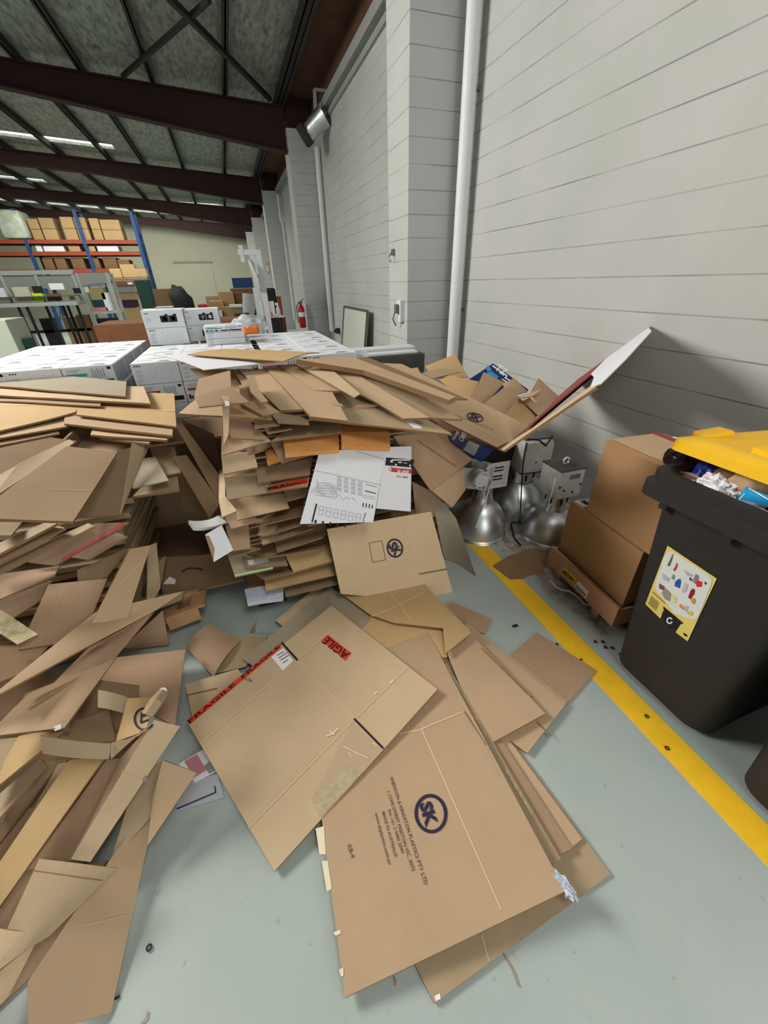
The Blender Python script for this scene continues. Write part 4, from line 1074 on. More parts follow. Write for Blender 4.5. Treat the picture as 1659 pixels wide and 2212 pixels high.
lz('brown sheet beneath the pale folded one at the left picture edge', [(-120, 945), (142, 898), (146, 920), (-120, 968)], .935, KRAFT, .010)
lz('second brown sheet beneath the pale folded one at the left picture edge', [(-120, 962), (120, 918), (128, 935), (-120, 985)], .915, KRAFT4, .010)
# slope, top to bottom
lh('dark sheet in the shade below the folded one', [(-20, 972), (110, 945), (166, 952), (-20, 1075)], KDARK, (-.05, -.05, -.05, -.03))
lh('dull green brown sheet edge left of the bright bent sheet', [(40, 1000), (150, 948), (160, 956), (-20, 1080)], KRAFT3, (-.03, -.03, -.02, -.01))
lh('grey brown sheet edge running to the picture edge left of the bright bent sheet', [(-20, 1020), (95, 975), (110, 985), (-20, 1070)], KRAFT3, (-.05, -.05, -.03, -.02))
o = lh('bright two ply sheet bent over near the top of the left heap', [(143, 963), (253, 977), (158, 1127), (-60, 1118)], KRAFT, (.02, .0, .05, .06), t=.014, wob=.008)
crease(o, [[(110, 1058), (200, 1060)]], 1.5)
lh('dark brown panel right of the bright bent sheet', [(253, 975), (325, 955), (258, 1112), (160, 1118)], KDARK, (-.03, -.04, -.04, -.02))
lh('thin dark sheet standing along the edge of the dark panel', [(284, 958), (328, 950), (285, 1052), (262, 1108)], KRAFT3, (-.03, -.04, -.05, -.03), t=.010)
sheet('cardboard_sheet', 'brown sheet end in the gap right of the left heap', [(323, 966, .80), (377, 965, .80), (390, 1020, .76), (345, 1028, .76)], KRAFT3, None, .008, GL)
sheet('cardboard_sheet', 'brown taped sheet end lower in the gap right of the left heap', [(330, 1026, .74), (383, 1022, .74), (387, 1058, .71), (287, 1072, .71)], KRAFT3, None, .014, GL)
sheet('cardboard_sheet', 'grey sheet corner in the gap right of the left heap', [(297, 992, .80), (335, 986, .80), (364, 1037, .77), (286, 1055, .76)], GREYBD, None, .006, GL)
lh('grey brown short sheet end under the bright bent sheet', [(-20, 1128), (48, 1128), (24, 1156), (-20, 1156)], KRAFT3, UP)
for i, (q, m_, lab) in enumerate([
    ([(-30, 1186), (98, 1128), (124, 1130), (-30, 1212)], KRAFT3, 'upper of three slanting sheet edges under the bright bent sheet'),
    ([(-30, 1206), (120, 1134), (140, 1140), (-30, 1232)], KRAFT, 'middle of three slanting sheet edges under the bright bent sheet'),
    ([(-30, 1228), (190, 1130), (205, 1136), (-30, 1252)], KRAFT3, 'lower of three slanting sheet edges under the bright bent sheet')]):
    lh(lab, q, m_, (-.01, -.02, .01, .02), t=.010)
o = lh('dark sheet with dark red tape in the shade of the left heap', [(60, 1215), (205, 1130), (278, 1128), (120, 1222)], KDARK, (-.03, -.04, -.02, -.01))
strokes(o, 'red_tape', [[(268, 1132), (200, 1170), (136, 1210)]], 9, mat('dark_red', (150, 40, 34), .5))
lh('orange brown panel right of the dark red tape', [(150, 1203), (252, 1150), (275, 1159), (190, 1209)], KRAFT4, (-.04, -.05, -.03, -.02))
lh('large dark brown sheet across the left heap middle', [(-40, 1245), (130, 1222), (118, 1242), (-40, 1312)], KRAFT4, (-.02, -.03, .01, .02))
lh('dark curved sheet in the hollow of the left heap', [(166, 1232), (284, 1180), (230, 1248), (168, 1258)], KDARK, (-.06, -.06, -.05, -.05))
lh('dark broad sheet left of the upright tan sheet', [(105, 1262), (232, 1250), (178, 1382), (40, 1404)], KRAFT4, (-.04, -.05, .0, .02), t=.012)
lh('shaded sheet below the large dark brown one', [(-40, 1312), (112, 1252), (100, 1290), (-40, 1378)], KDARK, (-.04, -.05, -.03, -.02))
o = lh('tall tan sheet standing out of the right side of the left heap', [(282, 1186), (326, 1178), (274, 1338), (197, 1347)], KRAFT, (.0, -.04, .04, .05), t=.010)
crease(o, [[(255, 1265), (303, 1215)]], 1.2)
lh('narrow brown sheet behind the tall tan one', [(320, 1180), (338, 1172), (346, 1270), (318, 1318)], KRAFT3, (-.10, -.12, -.10, -.08))
o = lh('cream and black printed torn piece at the left picture edge', [(-20, 1306), (22, 1330), (82, 1370), (38, 1392), (-20, 1356)], mat('torn_print', (206, 190, 150), .6, var=.6, scale=22), .05, name='torn_print')
lh('long pale curved sheet sweeping up to the right out of the left heap', [(210, 1320), (397, 1277), (338, 1318), (-40, 1520)], KRAFT, (.0, -.03, .0, .05), t=.010)
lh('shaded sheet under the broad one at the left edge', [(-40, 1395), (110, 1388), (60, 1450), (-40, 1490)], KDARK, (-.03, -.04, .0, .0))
lh('second long sheet under the sweeping one', [(190, 1400), (332, 1322), (250, 1420), (60, 1530)], KRAFT4, (-.03, -.03, -.01, .0))
o = lh('brown sheet with small white label below the sweeping sheets', [(60, 1500), (252, 1418), (140, 1572), (-30, 1592)], KRAFT, (-.02, -.01, .03, .04), t=.010)
decal(o, 'white_label', [(116, 1570), (132, 1564), (133, 1575), (118, 1580)], PAPER, n=2)
sheet('cardboard_sheet', 'big shaded brown carton lying deep behind the crumpled logo carton', [(240, 1420, .10), (401, 1403, .10), (378, 1568, .16), (205, 1482, .2)], KRAFT4, None, .006, GL)
# crumpled logo carton
e = empty('crumpled_carton', unp(heap(270, 1560)), 'crumpled torn carton with part of a round logo in the left heap', 'carton', GL)
for nm, q, m_, dz in (('flap', [(212, 1490), (276, 1506), (266, 1540), (211, 1528)], KRAFT3, .02), ('band', [(86, 1590), (240, 1606), (235, 1640), (92, 1628)], KRAFT3, .07), ('band', [(236, 1606), (300, 1590), (332, 1560), (240, 1640)], KRAFT3, .06), ('flap', [(150, 1560), (235, 1532), (250, 1600), (150, 1606)], KDARK, -.03)):
    sheet(nm, None, [heap(x, y, dz) for x, y in q], m_, None, .006, parent=e, curl=.008)
o = sheet('logo_panel', None, [heap(275, 1509, .03), heap(332, 1506, .0), heap(316, 1578, .05), heap(250, 1602, .06)], KRAFT5, None, .006, parent=e)
ring(o, (312, 1554), 21, 23, 5, INK, 'printed_logo', 30, 0, (.08, .80)); strokes(o, 'printed_logo', [[(306, 1540), (304, 1562), (322, 1555)], [(308, 1548), (326, 1538)]], 4, INK)
v = MB().tube([unp(heap(318, 1545, .05)), unp(heap(336, 1518, .06)), unp(heap(350, 1500, .04))], [.02, .022, .02], 10, False); v.build('rolled_flap', KRAFT3, e)
MB().lathe([(0, 0), (.014, .0), (.014, .006), (0, .006)], unp(heap(352, 1494, .05)), 12, Matrix.Rotation(.6, 4, 'X')).build('bottle_cap', PAPER, e)
# filler sheets added under the strips to keep the gaps dark
for q, m_, dz, lab in [
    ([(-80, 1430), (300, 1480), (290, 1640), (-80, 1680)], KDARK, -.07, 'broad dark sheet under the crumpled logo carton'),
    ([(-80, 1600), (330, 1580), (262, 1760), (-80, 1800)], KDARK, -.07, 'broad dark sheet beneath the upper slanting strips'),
    ([(-80, 1760), (300, 1720), (150, 1900), (-80, 1990)], KRAFT4, -.06, 'broad shaded sheet beneath the golden strip'),
    ([(-80, 1900), (230, 1860), (120, 2060), (-80, 2250)], KRAFT4, -.05, 'broad shaded sheet beneath the curled flap at the picture bottom left')]:
    lh(lab, q, m_, dz, t=.012)
for k in range(8):
    z = .0 + .06 * k  # unseen bundles added left of the heap to block light
    Rz = Matrix.Translation((-1.75 - .0 * k, 1.1 + .05 * k, z)) @ Matrix.Rotation(R.uniform(-.1, .1), 4, 'Z')
    tag(MB().box(-.5, .38, -.75, .6, 0, .055, 0, Rz).build('cardboard_bundle', KDARK), 'brown cardboard bundle buried inside the left heap', 'cardboard bundle', 'buried bundles of the left heap')
# strips running down to the floor
for q, m_, dz, lab in [
    ([(40, 1590), (128, 1572), (140, 1578), (-30, 1720)], KRAFT5, (-.02, 0, .02, .02), 'first slanting strip at the left edge below the white label'),
    ([(-30, 1600), (60, 1590), (70, 1600), (-30, 1690)], KRAFT3, (-.02, -.02, .0, .02), 'grey brown sheet end at the left edge under the labelled sheet'),
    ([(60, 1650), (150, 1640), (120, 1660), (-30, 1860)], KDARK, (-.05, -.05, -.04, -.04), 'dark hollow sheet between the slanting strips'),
    ([(-30, 1740), (85, 1640), (98, 1650), (-30, 1800)], KRAFT3, (-.02, -.02, .0, .02), 'second slanting strip at the left edge below the white label'),
    ([(125, 1650), (168, 1640), (70, 1830), (-30, 1930)], KRAFT3, (-.04, -.03, -.02, .0), 'brown strip left of the golden strip'),
    ([(150, 1642), (228, 1634), (-20, 1985), (-50, 1935)], KRAFT5, (.0, .01, .02, .02), 'long golden strip running down to the left picture edge'),
    ([(230, 1642), (258, 1638), (158, 1858), (60, 1880)], KRAFT4, (-.03, -.02, -.01, -.02), 'shaded strip between the golden strip and the broad pale sheet'),
    ([(332, 1555), (389, 1569), (195, 1862), (153, 1856)], KRAFT2, (.03, .0, .02, .02), 'broad pale sheet running diagonally with a small metal staple'),
    ([(258, 1640), (335, 1558), (156, 1855), (150, 1858)], KRAFT4, (-.01, .01, .0, .0), 'shaded face beside the broad pale sheet'),
    ([(352, 1642), (425, 1669), (318, 1828), (330, 1722)], KRAFT, (.02, .0, .0, .0), 'tan corner poking out above the floor right of the pale sheet'),
    ([(300, 1660), (350, 1645), (333, 1756), (236, 1868)], KRAFT3, (-.03, -.03, -.02, -.02), 'brown shaded sheet right of the broad pale sheet'),
]:
    o = lh(lab, q, m_, dz, t=.009)
    if 'staple' in lab:
        strokes(o, 'staple', [[(308, 1686), (314, 1676), (318, 1682), (312, 1690), (308, 1686)]], 2.4, DULLST); crease(o, [[(262, 1665), (318, 1688)]], 1.2)
o = sheet('cardboard_sheet', 'lowest large tan sheet reaching the floor at the picture bottom left', [(225, 1875, .10), (343, 1712, .075), (240, 2188, .006), (60, 2240, .03), (60, 2120, .07)], KRAFT, None, .008, GL, plane=[(225, 1875, .10), (343, 1712, .075), (240, 2188, .006)])
crease(o, [[(178, 2000), (282, 1975)]], 2)
o = lh('curled brown flap with fold line over the lowest tan sheet', [(85, 1855), (252, 1876), (108, 2022), (-40, 2130)], KRAFT3, (.03, .05, .04, .05), t=.007, curl=.02)
crease(o, [[(70, 1880), (222, 1902)]], 2.5, CREASED)
lh('pale curled sheet end at the bottom left picture corner', [(-40, 1995), (88, 2016), (20, 2150), (-60, 2260)], KRAFT2, (.04, .05, .03, .04), t=.007, curl=.015)
# gap between the heaps
GG = 'things stuffed in the gap between the heaps'
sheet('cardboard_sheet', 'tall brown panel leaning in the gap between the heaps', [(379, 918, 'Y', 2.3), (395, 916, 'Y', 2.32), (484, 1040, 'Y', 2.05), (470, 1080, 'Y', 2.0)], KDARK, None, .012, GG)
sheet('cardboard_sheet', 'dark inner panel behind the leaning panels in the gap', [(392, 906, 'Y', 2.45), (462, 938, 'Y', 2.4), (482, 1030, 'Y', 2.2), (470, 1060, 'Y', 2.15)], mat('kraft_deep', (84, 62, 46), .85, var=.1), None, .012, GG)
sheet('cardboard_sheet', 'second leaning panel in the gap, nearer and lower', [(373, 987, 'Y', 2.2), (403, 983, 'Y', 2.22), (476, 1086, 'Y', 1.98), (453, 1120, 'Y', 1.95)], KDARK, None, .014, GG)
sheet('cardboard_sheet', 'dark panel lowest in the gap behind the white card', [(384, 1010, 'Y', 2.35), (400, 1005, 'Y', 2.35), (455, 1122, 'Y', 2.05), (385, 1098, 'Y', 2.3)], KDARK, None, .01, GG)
sheet('foam_piece', 'curved white foam piece in the dark gap above the white card', [(407, 1124, 'Y', 1.85), (470, 1114, 'Y', 1.82), (489, 1127, 'Y', 1.78), (418, 1139, 'Y', 1.80)], WHITEP, WHITEP, .02, GG, curl=-.02, cat='foam')
o = sheet('torn_card', 'torn white card hanging at the left side of the central stack', [(443, 1155, 'Y', 1.74), (479, 1134, 'Y', 1.76), (504, 1188, 'Y', 1.68), (462, 1214, 'Y', 1.66)], WHITEBD, WEDGE, .004, GG, cat='card')
decal(o, 'torn_liner', [(443, 1156), (452, 1158), (464, 1185), (461, 1210)], KRAFT4, n=3)
o = sheet('cardboard_sheet', 'dark floor level carton between the heaps with faint round logo and white tape', [(340, 1205, .17), (492, 1196, .17), (528, 1252, .13), (352, 1292, .13)], KDARK, None, .01, GG)
ring(o, (418, 1238), 24, 10, 3, INK, arc=(.5, .9)); decal(o, 'tape', [(352, 1262), (366, 1246), (380, 1252), (378, 1262)], PAPER, n=2)
sheet('cardboard_sheet', 'brown flap edge near the floor below the dark carton', [(300, 1292, .16), (398, 1278, .16), (392, 1296, .15), (300, 1330, .16)], KRAFT3, None, .008, GG)
sheet('cardboard_sheet', 'pointed brown sheet in the shade at the heap foot', [(330, 1225, .22), (358, 1200, .25), (350, 1255, .2), (338, 1290, .18)], KRAFT3, None, .006, GG)
e = empty('open_carton', (-.36, 2.9, 0), 'large dark open carton standing in the gap between the heaps', 'carton', GG)  # added carton whose enclosed inside deepens the shade in the gap
zc = unp((420, 918, 'Y', 2.45)).z
mb = MB().box(-.98, -.965, 2.45, 2.95, .0, zc).box(-.07, -.055, 2.45, 2.95, .0, zc).box(-.98, -.055, 2.94, 2.955, .0, zc - .08).box(-.98, -.055, 2.45, 2.95, zc - .1, zc - .085).box(-.98, -.055, 2.45, 2.95, 0, .01)
mb.build('box', KDARK, e)
# timber under the left heap
e = empty('pallet', unp((400, 1330, .05)), 'broken timber pallet corner sticking out under the left heap', 'pallet')
a, b, c_, d = [unp((x, y, .10)) for x, y in ((362, 1345), (430, 1320), (434, 1288), (372, 1300))]
MB().bar(a, b, .03, .09).build('runner', WOOD, e); MB().bar(b + Vector((0, 0, .03)), c_ + Vector((0, 0, .03)), .07, .02).build('deck_board', WOOD, e); MB().bar(d, a, .07, .02).build('deck_board', WOOD, e)
MB().bar(d, c_, .03, .09).build('runner', WOOD, e)
o = sheet('cardboard_sheet', 'dark brown upright sheet beside the broken pallet', [(270, 1400, .12), (352, 1320, .22), (365, 1392, .03), (285, 1402, .03)], KRAFT4, None, .006, GG)
# glossy leaflets and clear sheet under the AGILE carton
o = sheet('leaflet', 'pink and white printed leaflet on the floor left of the AGILE carton', [(386, 1650, .008), (440, 1618, .012), (475, 1662, .012), (420, 1690, .008)], PAPER, PAPER, .002, cat='leaflet')
decal(o, 'pink_print', [(398, 1645), (426, 1630), (446, 1664), (420, 1680)], PINK, n=3); decal(o, 'grey_print', [(440, 1655), (462, 1640), (474, 1660), (452, 1672)], GREYPNL, n=3)
o = sheet('plastic_folder', 'clear plastic folder with blue edge on the floor below the leaflet', [(385, 1700, .004), (470, 1670, .004), (484, 1722, .004), (380, 1752, .004)], PLAST, PLAST, .003, cat='plastic folder')
strokes(o, 'blue_edge', [[(382, 1748), (466, 1712), (464, 1698)]], 3, NAVY)

# ------------------------------------------------------------------ dark cabinet with foam behind the stack
a, b = unp((785, 771, 'Y', 3.45)), unp((918, 763, 'Y', 3.45))
e = empty('cabinet', ((a.x + b.x) / 2, 3.6, 0), 'dark grey cabinet topped with white lengths, in front of the block pier', 'cabinet')
MB().box(a.x, b.x, 3.45, 3.8, .06, b.z, .006).build('body', mat('cabinet_grey', (74, 75, 74), .5), e)
MB().box(a.x + .02, b.x - .02, 3.48, 3.78, 0, .06).build('plinth', DARKM, e)
GWH = 'white foam lengths on the dark cabinet'
o = MB().box(a.x - .10, b.x - .02, 3.62, 3.78, b.z, b.z + .045, .012).build('foam_length', WHITEP); tag(o, 'longer rear white foam length on the dark cabinet', 'foam length', GWH)
o = MB().box(a.x + .03, b.x - .06, 3.47, 3.58, b.z, b.z + .025, .01).build('foam_length', WHITEP); tag(o, 'front white foam length lying on the dark cabinet', 'foam length', GWH)
o = sheet('plastic_wrap', 'crumpled clear wrap at the left end of the dark cabinet', [(760, 762, 'Y', 3.4), (792, 756, 'Y', 3.4), (796, 772, 'Y', 3.36), (766, 774, 'Y', 3.36)], PLAST, PLAST, .003, wob=.03, cat='plastic wrap')

# ------------------------------------------------------------------ high bay lamps standing on their rims
GLMP = 'old high bay lamps on the floor'
def dome(e, px, prof, box, m_=STEEL, tilt=(0, 0), **k): pass
def lamp(px, rim, hgt, neck, bx, bz, rz, label, kind):
    c = unp((px[0], px[1], 0.0))
    e = empty('high_bay_lamp', c, label, 'lamp', GLMP)
    if 'left' in label: bx = 1
    if kind == 'bell': prof = [(rim, 0), (rim + .012, .0), (rim + .008, .012), (rim * .99, .02), (rim * .985, hgt * .25), (rim * .92, hgt * .45), (rim * .78, hgt * .64), (rim * .60, hgt * .78), (neck * 1.12, hgt * .86), (neck, hgt)]
    else: prof = [(rim * .8, 0), (rim * .86, .02), (rim * .99, hgt * .3), (rim, hgt * .45), (rim * .92, hgt * .65), (rim * .72, hgt * .82), (neck * 1.1, hgt * .95), (neck * 1.05, hgt)]
    MB().lathe(prof, c, 48).build('reflector', STEEL, e, True)
    z = hgt
    MB().lathe([(neck, z), (neck * .98, z + .09), (neck * .9, z + .095), (0, z + .095)], c, 32).build('neck', STEEL, e, True)
    mb = MB()
    for a in range(6):
        t = a * math.pi / 3 + .3
        p = c + Vector((math.cos(t) * neck, math.sin(t) * neck, z + .045)); mb.box(p.x - .006, p.x + .006, p.y - .006, p.y + .006, p.z - .02, p.z + .02)
    mb.build('neck_slots', BLACK, e)
    Mx = Matrix.Translation(c + Vector((0, 0, z + .09))) @ Matrix.Rotation(rz, 4, 'Z')
    return e, c, Mx, z + .09
# left lamp: bracket plates and round capacitor can
e, c, Mx, z = lamp((1033, 1146), .185, .30, .068, 0, 0, 0, 'left high bay lamp with folded white bracket and round can', 'bell')
Mx = Matrix.Translation(c + Vector((-.03, 0, z))) @ Matrix.Rotation(math.radians(-2), 4, 'Z') @ Matrix.Scale(.88, 4)
MB().box(-.02, .17, -.10, -.095, .0, .21, 0, Mx).build('plate', DIRTYW, e)
MB().box(-.02, -.015, -.10, .08, .0, .20, 0, Mx @ Matrix.Rotation(math.radians(35), 4, 'Z')).build('plate', DIRTYW, e)
MB().box(-.15, -.02, -.0985, -.0935, .0, .17, 0, Mx @ Matrix.Rotation(math.radians(-32), 4, 'Z')).build('plate', DIRTYW, e)
for i, (zz) in enumerate((.17, .145, .10, .075)):
    MB().box(.03, .12, -.103, -.099, zz - .005, zz + .005, 0, Mx).build('vent_slot', BLACK, e)
Mc = Mx @ Matrix.Translation((-.08, -.10, .12)) @ Matrix.Rotation(math.radians(100), 4, 'X') @ Matrix.Rotation(-.35, 4, 'Y')
MB().lathe([(0, .07), (.045, .07), (.056, .06), (.056, -.02), (0, -.02)], (0, 0, 0), 28, Mc).build('capacitor_can', WHITEP, e, True)
pts = [Mx @ Vector(p) for p in ((-.05, -.13, .19), (.0, -.14, .22), (.02, -.13, .20), (.01, -.12, .05), (-.02, -.13, -.08), (-.07, -.15, -.2), (-.10, -.17, -.28))]
MB().tube(pts, .006, 8).build('cable', WHITEP, e, True)
pts = [Mx @ (Vector((-.09 + .062 * math.cos(t * .6), -.17, .12 + .07 * math.sin(t * .6)))) for t in range(9)]
MB().tube(pts, .004, 8).build('cable', WHITEP, e, True)
# middle lamp: egg shaped reflector with big cast box
e, c, Mx, z = lamp((1110, 1108), .20, .30, .088, 0, 0, 0, 'middle high bay lamp with egg shaped reflector and large cast box', 'egg')
Mx = Matrix.Translation(c + Vector((0.03, 0, z))) @ Matrix.Rotation(math.radians(-8), 4, 'Z')
MB().box(-.11, .13, -.12, .12, .0, .24, .03, Mx).build('gear_box', DIRTYW, e, True)
MB().box(-.08, .10, -.08, .1, .24, .252, 0, Mx).build('top_plate', DULLST, e)
MB().box(-.09, .11, -.10, .1, -.005, .02, 0, Mx).build('base_plate', DARKM, e)
for x in (.0, .07): MB().lathe([(0, 0), (.006, 0), (.006, .004), (0, .004)], (0, 0, 0), 10, Mx @ Matrix.Translation((x, -.121, .09)) @ Matrix.Rotation(math.pi / 2, 4, 'X')).build('screw', BLACK, e)
pts = [Mx @ Vector(p) for p in ((-.08, -.1, .26), (.0, -.11, .25), (.05, -.125, .21), (.08, -.11, .24), (.11, -.09, .26))]
MB().tube(pts, .006, 8).build('cable', BLACK, e, True)
pts = [Mx @ Vector(p) for p in ((-.09, -.11, .24), (-.11, -.14, .1), (-.10, -.15, -.05), (-.12, -.22, -.2), (-.115, -.235, -.32))] + [unp((1104, 1130, .02)), unp((1110, 1160, .008)), unp((1125, 1178, .008))]
MB().tube(pts, .005, 8).build('cable', BLACK, e, True)
# right lamp: square gear box with hook
e, c, Mx, z = lamp((1184, 1152), .195, .25, .066, 0, 0, 0, 'right high bay lamp with square white box and hanging hook', 'bell')
Mx = Matrix.Translation(c + Vector((-.01, 0, z))) @ Matrix.Rotation(math.radians(-2), 4, 'Z')
MB().box(-.085, .105, -.09, .09, .0, .20, .004, Mx).build('gear_box', DIRTYW, e)
MB().box(-.09, .11, -.095, .095, .20, .206, 0, Mx).build('lid', mat('tarnished_lid', (96, 92, 88), .45, metal=.6, var=.5, scale=18), e)
pts = [Mx @ Vector((.02 + .022 * math.cos(t), -.0, .228 + .022 * math.sin(t))) for t in [i * .55 - .9 for i in range(11)]]
MB().tube(pts, .006, 10).build('hook', PAPER, e, True)
MB().box(-.01, .075, -.0925, -.0905, .135, .172, 0, Mx).build('rating_label', GREYINK, e)
for i in range(4): MB().box(-.005, .07, -.0935, -.0925, .141 + i * .008, .144 + i * .008, 0, Mx).build('label_text', BLACK, e)
for x, zz in ((-.03, .06), (.04, .04), (-.07, .09), (.09, .09)): MB().lathe([(0, 0), (.007, 0), (.007, .003), (0, .003)], (0, 0, 0), 10, Mx @ Matrix.Translation((x, -.091, zz)) @ Matrix.Rotation(math.pi / 2, 4, 'X')).build('screw', BLACK, e)
pts = [Mx @ Vector(p) for p in ((-.11, -.08, .16), (-.15, -.12, .1), (-.17, -.13, -.02), (-.15, -.14, -.06), (-.12, -.14, -.03), (-.15, -.13, .0), (-.18, -.14, -.04))]
MB().tube(pts, .005, 8).build('cable', WHITEP, e, True)

# ------------------------------------------------------------------ crate with two cartons by the wall
CR = math.radians(4)
e = empty('crate', (1.80, 1.22, 0), 'shallow brown crate tray with yellow label holding the lower carton', 'crate')
def P_(x, y, z): return unp((x, y, z))
k0, k1 = P_(1182, 1213, .06), P_(1322, 1352, .06)     # front foot line
dirv = (k1 - k0).normalized(); dp = Vector((-dirv.y, dirv.x, 0)); dp = dp if dp.x > 0 else -dp
def cb(u0, u1, v0, v1, z0, z1):
    L_ = (k1 - k0).length
    c4 = [k0 + dirv * (L_ * u) + dp * v for u, v in ((u0, v0), (u1, v0), (u1, v1), (u0, v1))]
    return [Vector((p.x, p.y, z0)) for p in c4], [Vector((p.x, p.y, z1)) for p in c4]
DW = .42
fb = MB().hexa(*cb(-.0, 1.0, 0, .016, .055, .18)).build('front_board', PINKWOOD, e)
MB().hexa(*cb(-.0, 1.0, DW, DW + .016, .055, .18)).build('back_board', PINKWOOD, e)
MB().hexa(*cb(-.0, .02, .016, DW, .055, .165)).build('end_board', PINKWOOD, e)
MB().hexa(*cb(.98, 1.0, .016, DW, .055, .165)).build('end_board', PINKWOOD, e)
MB().hexa(*cb(.02, .98, .016, DW, .055, .07)).build('base', WOOD, e)
for u in (.10, .70): MB().hexa(*cb(u, u + .10, .02, DW, .0, .055)).build('runner', PINKWOOD, e)
BVH[fb.name] = (BVHTree.FromPolygons([fb.matrix_world @ v.co + fb.parent.location for v in fb.data.vertices], [tuple(p.vertices) for p in fb.data.polygons]), [k0])
d = decal(fb, 'yellow_label', [(1217, 1224), (1245, 1250), (1241, 1264), (1215, 1232)], mat('label_yellow', (236, 208, 20), .5), .002); write(fb, 'MERMA', (1217, 1237), (1242, 1260), BLACK, 1.2, 'label_text', .0035, d)
d = decal(fb, 'barcode_label', [(1250, 1254), (1273, 1279), (1266, 1294), (1242, 1266)], PAPER, .002)
for i in range(6): 
    c_ = strokes(fb, 'barcode', [[(1248 + 3.4 * i, 1264 + 3.6 * i), (1245.5 + 3.4 * i, 1269 + 3.6 * i)]], 2.0, BLACK, .0035)
pts = [unp((x, y, .006)) for x, y in ((1192, 1262), (1210, 1276), (1226, 1276))]
o = MB().tube([unp((x, y, .006)) for x, y in ((1190, 1255), (1200, 1268), (1215, 1275), (1230, 1277), (1250, 1290), (1262, 1304), (1285, 1312))], .006, 8).build('white_cable', WHITEP, None, True); tag(o, 'loop of white cable on the floor under the crate', 'cable')
GCR = 'brown cartons standing in the crate'
def carton_at(u0, u1, v0, v1, z0, z1, label):
    t0, t1 = cb(u0, u1, v0, v1, z0, z1)
    e = empty('brown_carton', (sum(p.x for p in t0) / 4, sum(p.y for p in t0) / 4, z0), label, 'carton', GCR)
    return e, MB().hexa(t0, t1).build('box', mat('kraft_box', (168, 130, 90), .75, var=.04, scale=4), e), t0, t1
e1, b1, t0, t1 = carton_at(.03, .96, .045, .40, .07, .50, 'lower brown carton standing in the crate tray')
n = t1[3] - t1[0]
def on_top(e, t1, u0, u1, v0, v1, m_, nm, dz=.002, th=.002):
    f = lambda u, v: t1[0] + (t1[1] - t1[0]) * u + (t1[3] - t1[0]) * v + Vector((0, 0, dz))
    q = [f(u0, v0), f(u1, v0), f(u1, v1), f(u0, v1)]
    return MB().hexa(q, [p + Vector((0, 0, th)) for p in q]).build(nm, m_, e)
d = on_top(e1, t1, .02, .17, .04, .95, PAPER, 'shipping_label'); 
for i in range(4): on_top(d, t1, .05, .14, .12 + .2 * i, .20 + .2 * i, GREYINK if i % 2 else BLACK, 'label_print', .0042, .0006)
e2, b2, t0, t1 = carton_at(.25, 1.14, .05, .40, .505, .90, 'upper brown carton stacked on the crate carton')
d = on_top(e2, t1, .0, .62, .12, .78, KRAFT, 'top_flap', .002, .006); on_top(e2, t1, .64, 1.0, .05, .8, KRAFT3, 'top_flap', .002, .004)
d = on_top(e2, t1, -.02, 1.02, .80, .86, MAROON, 'red_binding', .001, .014)
d = on_top(e2, t1, .12, .7, .88, 1.0, PAPER, 'shipping_label', .001, .003)
for i in range(2): on_top(d, t1, .18 + .26 * i, .36 + .26 * i, .90, .97, GREYINK, 'label_print', .0042, .0006)

# ------------------------------------------------------------------ wheelie bins
def rr(x0, x1, y0, y1, r, z, n=6):
    pts = []
    for cx, cy, a0 in ((x1 - r, y1 - r, 0), (x0 + r, y1 - r, 90), (x0 + r, y0 + r, 180), (x1 - r, y0 + r, 270)):
        for k in range(n + 1):
            a = math.radians(a0 + 90 * k / n); pts.append(Vector((cx + r * math.cos(a), cy + r * math.sin(a), z)))
    return pts
def loft(rings, close_bottom=True, close_top=False):
    n = len(rings[0]); v = [p for r in rings for p in r]; f = []
    for i in range(len(rings) - 1):
        for k in range(n): f.append((i * n + k, i * n + (k + 1) % n, (i + 1) * n + (k + 1) % n, (i + 1) * n + k))
    if close_bottom: f.append(tuple(reversed(range(n))))
    if close_top: f.append(tuple((len(rings) - 1) * n + k for k in range(n)))
    return v, f
def bin_body(dy, dx, label, group):
    e = empty('wheelie_bin', (1.66 + dx, .63 + dy, 0), label, 'bin', group)
    def B(x0, x1, y0, y1, r, z): return rr(x0 + dx, x1 + dx, y0 + dy, y1 + dy, r, z)
    v, f = loft([B(1.42, 1.88, .45, .82, .07, 0), B(1.375, 1.92, .425, .845, .08, .03), B(1.325, 1.965, .365, .882, .07, .86), B(1.325, 1.965, .36, .885, .06, .885),
                 B(1.29, 1.98, .335, .91, .05, .90), B(1.265, 2.0, .31, .93, .05, .905), B(1.265, 2.0, .31, .93, .05, .955), B(1.285, 1.99, .325, .915, .045, .965), B(1.285, 1.99, .325, .915, .045, 1.0),
                 B(1.31, 1.97, .35, .89, .04, 1.003), B(1.335, 1.95, .375, .87, .04, .99), B(1.345, 1.94, .385, .86, .05, .70), B(1.36, 1.93, .40, .85, .05, .60)], True, True)
    body = from_data('body', v, f, BINP, None, e); smooth_by_angle(body, .6)
    for y in (.40, .60, .82): MB().box(1.295 + dx, 1.325 + dx, y + dy, y + .03 + dy, .865, .90, .004).build('rib', BINP, e)
    for y in (.36, .86): MB().lathe([(0, -.025), (.09, -.025), (.1, -.015), (.1, .015), (.09, .025), (0, .025)], (1.93 + dx, y + dy, .10), 20, Matrix.Rotation(math.pi / 2, 4, 'X')).build('wheel', DARKM, e)
    MB().tube([(2.06 + dx, .40 + dy, .97), (2.06 + dx, .84 + dy, .97)], .016, 12).box(1.99 + dx, 2.07 + dx, .40 + dy, .43 + dy, .95, .985).box(1.99 + dx, 2.07 + dx, .81 + dy, .84 + dy, .95, .985).build('handle', BINP, e)
    return e, body
